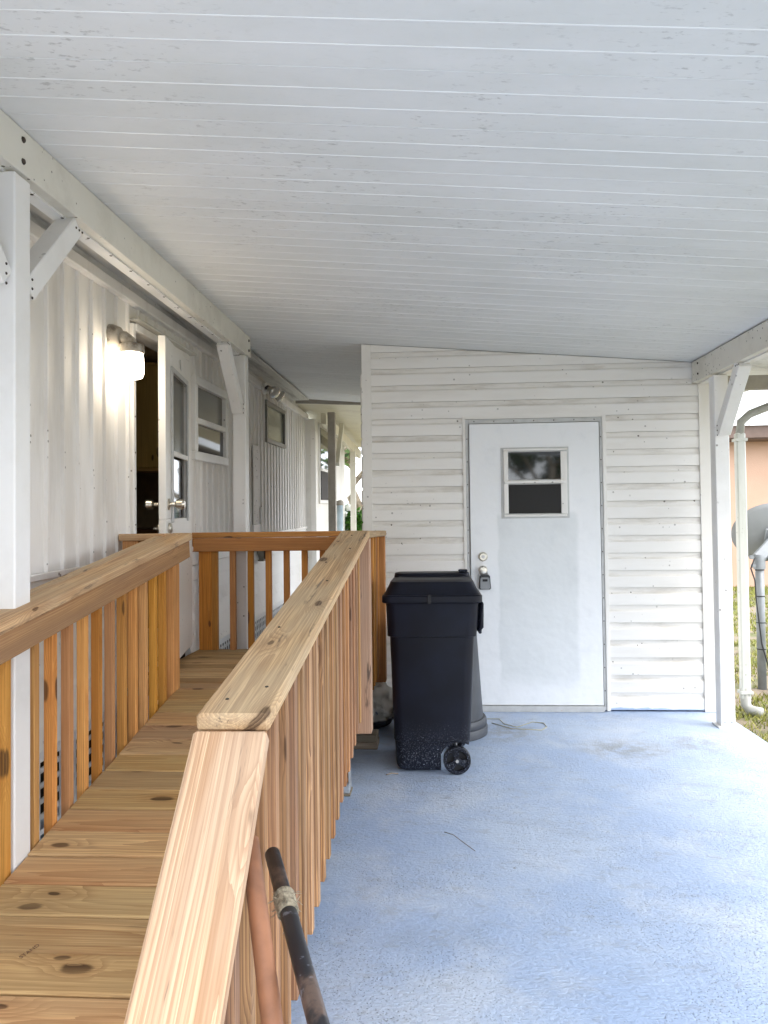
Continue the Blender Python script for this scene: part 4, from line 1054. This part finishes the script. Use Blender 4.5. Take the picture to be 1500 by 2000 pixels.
def blocks():
    b = PY(738, 1458, 4.42)
    x1 = b.x; 
    o = abox('timber_offcut', (x1 - 0.42, 4.40, 0.0005), (x1, 4.54, 0.040), M_old, None, 0.004); tag(o, 'weathered grey timber offcut lying on the slab, lowest under the landing', 'timber')
    o2 = abox('timber_offcut', (x1 - 0.44, 4.405, 0.0405), (x1 - 0.004, 4.545, 0.080), M_old, None, 0.004); tag(o2, 'weathered grey timber offcut stacked on top of another beside the bag', 'timber')
blocks()
def bag():
    m = NT('printed_woven_bag'); p = m.co()
    f = m.smooth(m.noise(p, 7.0, 3.0, 0.5), 0.52, 0.56)
    g = m.smooth(m.noise(m.map(p, (1, 1, 1), (3, 5, 1)), 9.0, 3.0), 0.60, 0.63)
    z = m.n('ShaderNodeSeparateXYZ', {0: p}).outputs[2]
    c = m.mix(m.math('MULTIPLY', f, 0.45), (0.72, 0.69, 0.62), (0.22, 0.20, 0.16))
    c = m.mix(m.math('MULTIPLY', g, m.smooth(z, 0.20, 0.10)), c, (0.03, 0.06, 0.16))
    c = m.mix(m.smooth(z, 0.085, 0.07), c, (0.02, 0.022, 0.03))
    m.B(Base_Color=c, Roughness=0.5)
    bm = bmesh.new(); bmesh.ops.create_icosphere(bm, subdivisions=5, radius=1.0)
    for v in bm.verts:
        n = v.co.normalized(); q = n.copy()
        s = Vector((0.20, 0.24, 0.15 + 0.07 * max(0, n.y)))
        q = Vector((n.x * s.x, n.y * s.y, n.z * s.z))
        k = 1 + 0.18 * mnoise.noise(n * 2.1 + Vector((3, 1, 2))) + 0.09 * mnoise.noise(n * 5.5) + 0.06 * abs(mnoise.noise(n * 11))
        q *= k; q.z = max(q.z, -0.125); v.co = q + Vector((0, 0, 0.126))
    o = link('sack', bm_mesh('sack', bm, m.m, True), None, Matrix.Translation((-0.46, 4.92, 0)))
    tag(o, 'crumpled white woven sack with dark blue print behind the black cart', 'bag')
bag()

# tools leaning on the outer balusters
def tool(x_top, y_top, x_bot, y_bot, Yt, r0, r1, mat, name, label, wrap):
    a = PX(x_top, y_top, -0.352 + r0); 
    d = ray(x_bot, y_bot)
    b = CAMP + d * (Yt / d.y)
    dirv = (b - a).normalized(); foot = a + dirv * ((a.z - 0.03) / -dirv.z)
    t = thing(name, (foot.x, foot.y, 0.0), label, 'tool')
    n = 14; pts = [a.lerp(foot, i / n) for i in range(n + 1)]
    tube('shaft', [a - dirv * 0.004] + pts, [r0 * 0.7] + [r0 + (r1 - r0) * i / n for i in range(n + 1)], mat, t, 16)
    side = dirv.cross(Vector((0, 1, 0))).normalized()
    if wrap:
        fr = sorted((abs(proj(a.lerp(foot, k / 400))[1] - wrap[0]), k / 400) for k in range(400))[0][1]
        fr2 = sorted((abs(proj(a.lerp(foot, k / 400))[1] - wrap[1]), k / 400) for k in range(400))[0][1]
        w0, w1 = a.lerp(foot, fr), a.lerp(foot, fr2)
        rng = random.Random(2); pts = []; rr = []
        for i in range(12):
            pts.append(w0.lerp(w1, i / 11)); rr.append(r0 * 1.16 + rng.uniform(0, 0.003))
        M_tape = plain('frayed_tape', (0.36, 0.31, 0.22), 0.9, 0, 0.5, 90, bump=0.8)
        wr = tube('tape_wrap', pts, rr, M_tape, t, 14, False)
        for i in range(26):
            p = w0.lerp(w1, rng.random()); q = Vector((rng.gauss(0, 1), rng.gauss(0, 1), rng.gauss(0, 1))); q -= dirv * q.dot(dirv); q.normalize()
            s = p + q * r0 * 1.1; e = s + q * rng.uniform(0.006, 0.016) + Vector((rng.gauss(0, 0.006), rng.gauss(0, 0.006), rng.gauss(-0.004, 0.006)))
            tube('fray', [s, (s + e) / 2 + q * 0.003, e], 0.0006, M_tape, wr, 4)
    # blade resting on the slab (below the picture)
    v, f = [], []
    up = side.cross(dirv).normalized()
    for (k, w, h) in ((-0.30, 0.02, 0.0), (-0.27, 0.085, 0.006), (-0.14, 0.10, 0.012), (-0.05, 0.085, 0.012), (0.0, 0.012, 0.0)):
        for s in (-1, 0, 1): v.append(foot + dirv * k + side * w * s + up * (h if s == 0 else 0))
    for i in range(4):
        for s in range(2): f.append((i * 3 + s, i * 3 + s + 1, (i + 1) * 3 + s + 1, (i + 1) * 3 + s))
    o = link('blade', mesh('blade', v, f, M_steel, True), t); mo = o.modifiers.new('so', 'SOLIDIFY'); mo.thickness = 0.004
M_hand1 = plain('reddish_worn_handle', (0.235, 0.098, 0.045), 0.6, 0, 0.25, 14)
def blackhandle():
    m = NT('black_chipped_handle'); p = m.pos()
    c = m.mix(m.smooth(m.noise(p, 9, 5.0, 0.65), 0.56, 0.68), (0.014, 0.014, 0.018), (0.11, 0.075, 0.06))
    c = m.mix(m.math('MULTIPLY', m.smooth(m.noise(p, 45, 3.0), 0.64, 0.7), 0.6), c, (0.2, 0.21, 0.25))
    return m.B(Base_Color=c, Roughness=0.38)
M_hand2 = blackhandle()
tool(487, 1640, 532, 2000, 1.18, 0.0165, 0.018, M_hand1, 'garden_tool', 'garden tool with a reddish brown wooden handle leaning on the ramp', None)
tool(532, 1668, 622, 2000, 1.12, 0.0155, 0.018, M_hand2, 'garden_tool', 'garden tool with a black handle wrapped in frayed tape leaning on the ramp', (1752, 1784))

# litter on the slab
def litter():
    M_string = plain('yellowed_string', (0.52, 0.48, 0.34), 0.9); M_twig = plain('dry_twig', (0.30, 0.25, 0.20), 0.9); M_leafo = plain('orange_dead_leaf', (0.42, 0.13, 0.03), 0.7)
    def onfloor(px, z=0.003): return [PZ(x, y, z) for x, y in px]
    o = tube('string', onfloor([(946, 1404), (975, 1404), (985, 1414), (1010, 1420), (1040, 1410), (1062, 1412), (1068, 1420), (1058, 1426), (1000, 1423), (960, 1412)]), 0.0025, M_string, None, 5)
    tag(o, 'loop of pale yellow string lying in front of the shed door', 'string')
    o = tube('twig', onfloor([(868, 1625), (885, 1630), (905, 1645), (928, 1662)], 0.0012), 0.0011, M_twig, None, 5); tag(o, 'thin dry twig lying in the middle of the blue slab', 'twig')
    o = tube('twig', onfloor([(755, 1513), (765, 1510), (778, 1511)], 0.005), 0.004, M_twig, None, 5); tag(o, 'short curled brown twig beside the foot of the black cart', 'twig')
    c = PZ(1098, 1389, 0.004); v = [(c.x - 0.03, c.y, 0.003), (c.x - 0.008, c.y - 0.016, 0.012), (c.x + 0.03, c.y - 0.004, 0.004), (c.x + 0.006, c.y + 0.016, 0.014), (c.x, c.y, 0.002)]
    o = link('fallen_leaf', mesh('fallen_leaf', v, [(0, 1, 4), (1, 2, 4), (2, 3, 4), (3, 0, 4)], M_leafo)); o.modifiers.new('so', 'SOLIDIFY').thickness = 0.001
    tag(o, 'curled orange dead leaf at the shed door threshold', 'leaf')
litter()

# ================================================================== beyond the carport, right
def dish_thing(name, base, mast_h, mast_r, c, rad, look, label, mat, mastmat, cable=True, squash=1.0):
    t = thing(name, base, label, 'satellite dish')
    b = Vector(base)
    m = tube('mast', [(b.x, b.y, b.z - 0.05), (b.x, b.y, b.z + mast_h)], mast_r, mastmat, t, 16)
    look = Vector(look).normalized(); q = look.to_track_quat('Z', 'Y').to_matrix().to_4x4(); q.translation = Vector(c)
    n, rings = 40, 8; v, f = [], []
    for i in range(rings + 1):
        r_ = rad * i / rings; z = 0.22 * rad * (i / rings) ** 2
        for k in range(n):
            a = 2 * math.pi * k / n; v.append((r_ * math.cos(a), r_ * math.sin(a) * squash, z))
    for i in range(rings):
        for k in range(n): f.append((i * n + k, i * n + (k + 1) % n, (i + 1) * n + (k + 1) % n, (i + 1) * n + k))
    o = link('reflector', mesh('reflector', v, f, mat, True), t, q); o.modifiers.new('so', 'SOLIDIFY').thickness = 0.008
    C = Vector(c); top = Vector((b.x, b.y, b.z + mast_h))
    bk = board('bracket', (top + C - look * 0.05) / 2 + Vector((0, 0, 0.0)), C - look * 0.05 - top, (1, 0, 0), ((C - look * 0.05 - top).length + 0.06, mast_r * 3.0, mast_r * 1.6), mastmat, t, 0.012)
    board('back_plate', C - look * 0.012, (1, 0, 0), look.cross(Vector((1, 0, 0))), (rad * 0.55, rad * 0.40, 0.018), mastmat, t, 0.005)
    lathe('mast_collar', [(mast_r + 0.012, -0.10), (mast_r + 0.012, 0.0), (mast_r + 0.004, 0.02)], mastmat, t, Matrix.Translation(top), 16)
    tube('feed_arm', [C - look * 0.03 - Vector((0, 0, rad * 0.4)), C - Vector((0, 0, rad * 1.02)) + look * 0.1, C + look * rad * 1.1 - Vector((0, 0, rad * 0.75))], 0.012, mastmat, t, 8)
    if cable:
        for k in range(4): 
            z = b.z + mast_h * (0.9 - 0.2 * k); lathe('clamp', [(mast_r + 0.002, 0), (mast_r + 0.002, 0.008)], M_cable, m, Matrix.Translation((b.x, b.y, z)), 16)
        tube('cable', [top + Vector((-0.05, -0.04, 0.0)), top + Vector((-0.09, -0.05, -0.09)), top + Vector((-0.055, -0.04, -0.19)), top + Vector((-0.05, -0.045, -0.35)), (b.x - 0.02, b.y - 0.06, b.z + mast_h * 0.35), (b.x + 0.045, b.y - 0.045, b.z + 0.15), (b.x + 0.06, b.y - 0.03, b.z)], 0.006, M_cable, t, 8)
        for (dx, dz) in ((-0.075, 0.0), (0.075, -0.01), (-0.06, -0.07)):
            lathe('bolt', [(0.016, -0.02), (0.016, 0.02)], mastmat, t, Matrix.Translation(top + Vector((dx, -0.03, dz))) @ Matrix.Rotation(R(90), 4, 'X'), 8)
B = PZ(1489, 1346, -0.09)
def near_dish():
    mh = PY(1487, 1088, B.y).z + 0.09
    c = PY(1515, 1046, B.y + 0.12)
    dish_thing('satellite_dish', (B.x, B.y, -0.09), mh, 0.034, c, 0.335, (0.15, 0.88, 0.35), 'grey satellite dish on a steel mast standing in the lawn beside the carport', M_dish, M_dishmast, squash=0.80)
near_dish()
def neighbour():
    m = NT('peach_stucco'); p = m.pos(); m.bump(m.noise(p, 60, 3), 0.5, 0.01)
    c = m.mix(m.smooth(m.noise(p, 0.7, 5), 0.3, 0.7), (0.50, 0.32, 0.225), (0.56, 0.37, 0.27)); m.B(Base_Color=c, Roughness=0.9)
    M_br = plain('brown_fascia', (0.13, 0.085, 0.065), 0.6); M_roof = plain('white_metal_roof', (0.80, 0.80, 0.80), 0.5, 0, 0.06, 2)
    Y = 17.5
    a = PY(1437, 1120, Y); x0 = a.x - 3.5; x1 = a.x + 9.0
    zt = PY(1470, 852, Y).z
    t = thing('neighbour_house', ((x0 + x1) / 2, Y + 4, -0.09), 'peach stucco house with brown fascia and white roof across the lawn', 'house')
    abox('wall', (x0, Y, -0.09), (x1, Y + 8, zt - 0.12), m.m, t, 0)
    abox('soffit', (x0 - 0.5, Y - 0.55, zt - 0.119), (x1 + 0.5, Y + 8.5, zt - 0.03), M_br, t, 0)
    abox('fascia', (x0 - 0.5, Y - 0.60, zt - 0.10), (x1 + 0.5, Y - 0.555, zt + 0.16), M_br, t, 0.004)
    v = [(x0 - 0.6, Y - 0.66, zt + 0.161), (x1 + 0.6, Y - 0.66, zt + 0.161), (x1 + 0.6, Y + 4, zt + 1.7), (x0 - 0.6, Y + 4, zt + 1.7), (x1 + 0.6, Y + 8.6, zt + 0.161), (x0 - 0.6, Y + 8.6, zt + 0.161)]
    link('roof', mesh('roof', v, [(0, 1, 2, 3), (3, 2, 4, 5), (0, 3, 5), (1, 4, 2), (0, 5, 4, 1)], M_roof), t)
    k = 0; x = x0 - 0.4
    while x < x1 + 0.5:
        bar('roof_seam', (x, Y - 0.66, zt + 0.175), (x, Y + 4, zt + 1.714), (1, 0, 0), 0.03, 0.03, M_roof, t, 0); x += 0.5
    w = abox('window', (x1 - 4.5, Y - 0.02, 0.9), (x1 - 3.0, Y - 0.001, 2.1), M_trim, t, 0.003); abox('pane', (x1 - 4.4, Y - 0.03, 1.0), (x1 - 3.1, Y - 0.021, 2.0), M_pane, w, 0)
neighbour()

# ================================================================== beyond the carport, through the gap on the left
def porch():
    t = thing('porch_awning', (-1.2, 10.5, 0), 'cream porch awning on slim posts seen past the shed corner', 'awning')
    z0, z1 = 2.60, 2.40
    y = 8.56; k = 0
    while y < 13.2:
        v = []
        zz = lambda X, yy: 2.715 - 0.05 * (X + 1.4)
        for yy in (y, y + 0.297):
            for X in (HX - 0.1, 0.2): v += [(X, yy, zz(X, yy)), (X, yy, zz(X, yy) + 0.05)]
        f = [(0, 2, 6, 4), (1, 5, 7, 3), (0, 1, 3, 2), (4, 6, 7, 5), (0, 4, 5, 1), (2, 3, 7, 6)]
        link('roof_panel', mesh('roof_panel', v, f, M_awn), t); y += 0.30; k += 1
    bar('edge_beam', (HX + 0.05, 8.547, 2.745), (0.2, 8.547, 2.66), (0, 1, 0), 0.02, 0.10, M_greypost, t)
    p1 = PY(648, 900, 8.78); p2 = PY(689, 930, 12.0)
    abox('post', (p1.x - 0.042, 8.755, 0.0), (p1.x + 0.042, 8.84, 2.62), M_greypost, t, 0.003, 'z')  # near post: its shade is put into the brown-grey colour
    abox('post', (p2.x - 0.042, 12.0, -0.09), (p2.x + 0.042, 12.085, 2.58), M_beam, t, 0.003, 'z')
    bar('side_beam', (p2.x, 8.86, 2.56), (p2.x, 13.1, 2.56), (1, 0, 0), 0.06, 0.13, M_awn, t)
    pts = [(p1.x + 0.05 + 0.45 * (1 - math.cos(a)), 8.80, 2.05 + 0.42 * math.sin(a)) for a in [R(x) for x in range(0, 91, 10)]]
    bar('brace', (p1.x + 0.06, 8.80, 2.02), (p1.x + 0.06, 9.3, 2.55), (1, 0, 0), 0.05, 0.05, M_awn, t)
porch()
d2 = PY(668, 1000, 15.0)
c2 = PY(655, 950, 15.2)
dish_thing('satellite_dish', (c2.x + 0.05, 15.3, -0.09), c2.z - 0.1, 0.06, (c2.x, 15.0, c2.z + 0.05), 0.42, (0.15, -0.8, 0.3), 'pale grey round dish standing behind the porch awning posts', plain('pale_dish', (0.52, 0.52, 0.48), 0.5), M_dishmast, cable=False)

def leaf_cloud(rng, centers, n, size, flat=0.6):
    v, f = [], []
    for i in range(n):
        c, r_ = rng.choice(centers)
        d = Vector((rng.gauss(0, 1), rng.gauss(0, 1), rng.gauss(0, 1))).normalized() * r_ * rng.random() ** 0.4
        d.z *= 0.8; p = c + d
        a = Vector((rng.gauss(0, 1), rng.gauss(0, 1), rng.gauss(0, flat))).normalized(); b = a.cross(Vector((rng.gauss(0, 1), rng.gauss(0, 1), rng.gauss(0, 1)))).normalized()
        s = size * rng.uniform(0.6, 1.3); k = len(v)
        v += [p - a * s, p + b * s * 0.42, p + a * s, p - b * s * 0.42]; f.append((k, k + 1, k + 2, k + 3))
    return v, f
def tree(name, base, h, spread, seed, label, lean=(0, 0), trunk_r=0.2, n=9000, size=0.10, group=None):
    rng = random.Random(seed); b = Vector(base)
    t = thing(name, base, label, 'tree', group)
    top = b + Vector((lean[0], lean[1], h * 0.55))
    pts = [b.lerp(top, i / 6) + Vector((rng.gauss(0, 0.06), rng.gauss(0, 0.06), 0)) * (i > 0) for i in range(7)]
    pts[0].z -= 0.1
    tr = tube('trunk', pts, [trunk_r * (1.15 - 0.55 * i / 6) for i in range(7)], M_bark, t, 12)
    cs = []
    for i in range(9):
        a = rng.random() * 6.283; s = pts[rng.randint(3, 6)]
        e = s + Vector((math.cos(a) * spread * rng.uniform(0.4, 0.9), math.sin(a) * spread * rng.uniform(0.4, 0.9), h * rng.uniform(0.1, 0.42)))
        mid = s.lerp(e, 0.5) + Vector((0, 0, 0.15))
        tube('limb', [s, mid, e], [trunk_r * 0.4, trunk_r * 0.25, trunk_r * 0.1], M_bark, tr, 7)
        cs += [(e, spread * 0.36), (mid.lerp(e, 0.6), spread * 0.26)]
        for j in range(2): cs.append((e + Vector((rng.gauss(0, 0.4), rng.gauss(0, 0.4), rng.gauss(0, 0.3))) * spread * 0.6, spread * rng.uniform(0.14, 0.24)))
    v, f = leaf_cloud(rng, cs, n, size)
    link('crown', mesh('crown', v, f, M_leaf), t)
g = PY(702, 1010, 17.0)
tree('leaning_tree', (g.x + 0.35, 17.0, -0.09), 6.2, 2.6, 11, 'pale barked leaning tree behind the porch awning', (-0.75, 0.2), 0.17, 5000, 0.11)
tree('garden_tree', (-3.5, -13.0, -0.09), 6.5, 3.2, 21, 'leafy tree across the yard mirrored in the shed door window', (0.2, 0), 0.2, 7000, 0.13)
tree('garden_tree', (2.9, -10.0, -0.09), 5.4, 2.4, 23, 'smaller leafy tree across the yard beside the taller one', (0.2, 0), 0.16, 5000, 0.12)
def hydrangea():
    rng = random.Random(4); p = PY(675, 1010, 12.9)
    t = thing('hydrangea_bush', (p.x, 12.9, -0.09), 'green leafy bush with white flower heads beyond the porch', 'bush')
    cs = [(Vector((p.x + rng.gauss(0, 0.16), 12.9 + rng.gauss(0, 0.2), 0.35 + 1.25 * rng.random())), 0.24) for _ in range(14)]
    v, f = leaf_cloud(rng, cs, 2600, 0.07); link('foliage', mesh('foliage', v, f, M_leaf2), t)
    for i in range(5): 
        c = cs[i][0]; tube('stem', [(p.x, 12.9, -0.1), (p.x + (c.x - p.x) * 0.4, 12.9, c.z * 0.5), c], [0.02, 0.015, 0.008], M_bark, t, 6)
    for (px, py) in ((673, 1004), (669, 979), (681, 992), (664, 1018)):
        c = PY(px, py, 12.62); bm = bmesh.new(); bmesh.ops.create_icosphere(bm, subdivisions=2, radius=0.055)
        for vv in bm.verts: vv.co *= 1 + rng.uniform(-0.15, 0.15)
        link('flower_head', bm_mesh('flower_head', bm, M_flower), t, Matrix.Translation(c))
hydrangea()
def pipe():
    p = PY(664, 1000, 11.0)
    o = tube('vent_pipe', [(p.x, 11.0, -0.09), (p.x, 11.0, 1.62)], 0.045, plain('pale_blue_pipe', (0.42, 0.52, 0.58), 0.5), None, 14)
    t = o; tag(o, 'pale blue upright pipe between the porch posts', 'pipe')
    lathe('pipe_cap', [(0.052, 0), (0.056, 0.02), (0.05, 0.06), (0.02, 0.075)], M_greypost, o, Matrix.Translation((p.x, 11.0, 1.62)))
pipe()
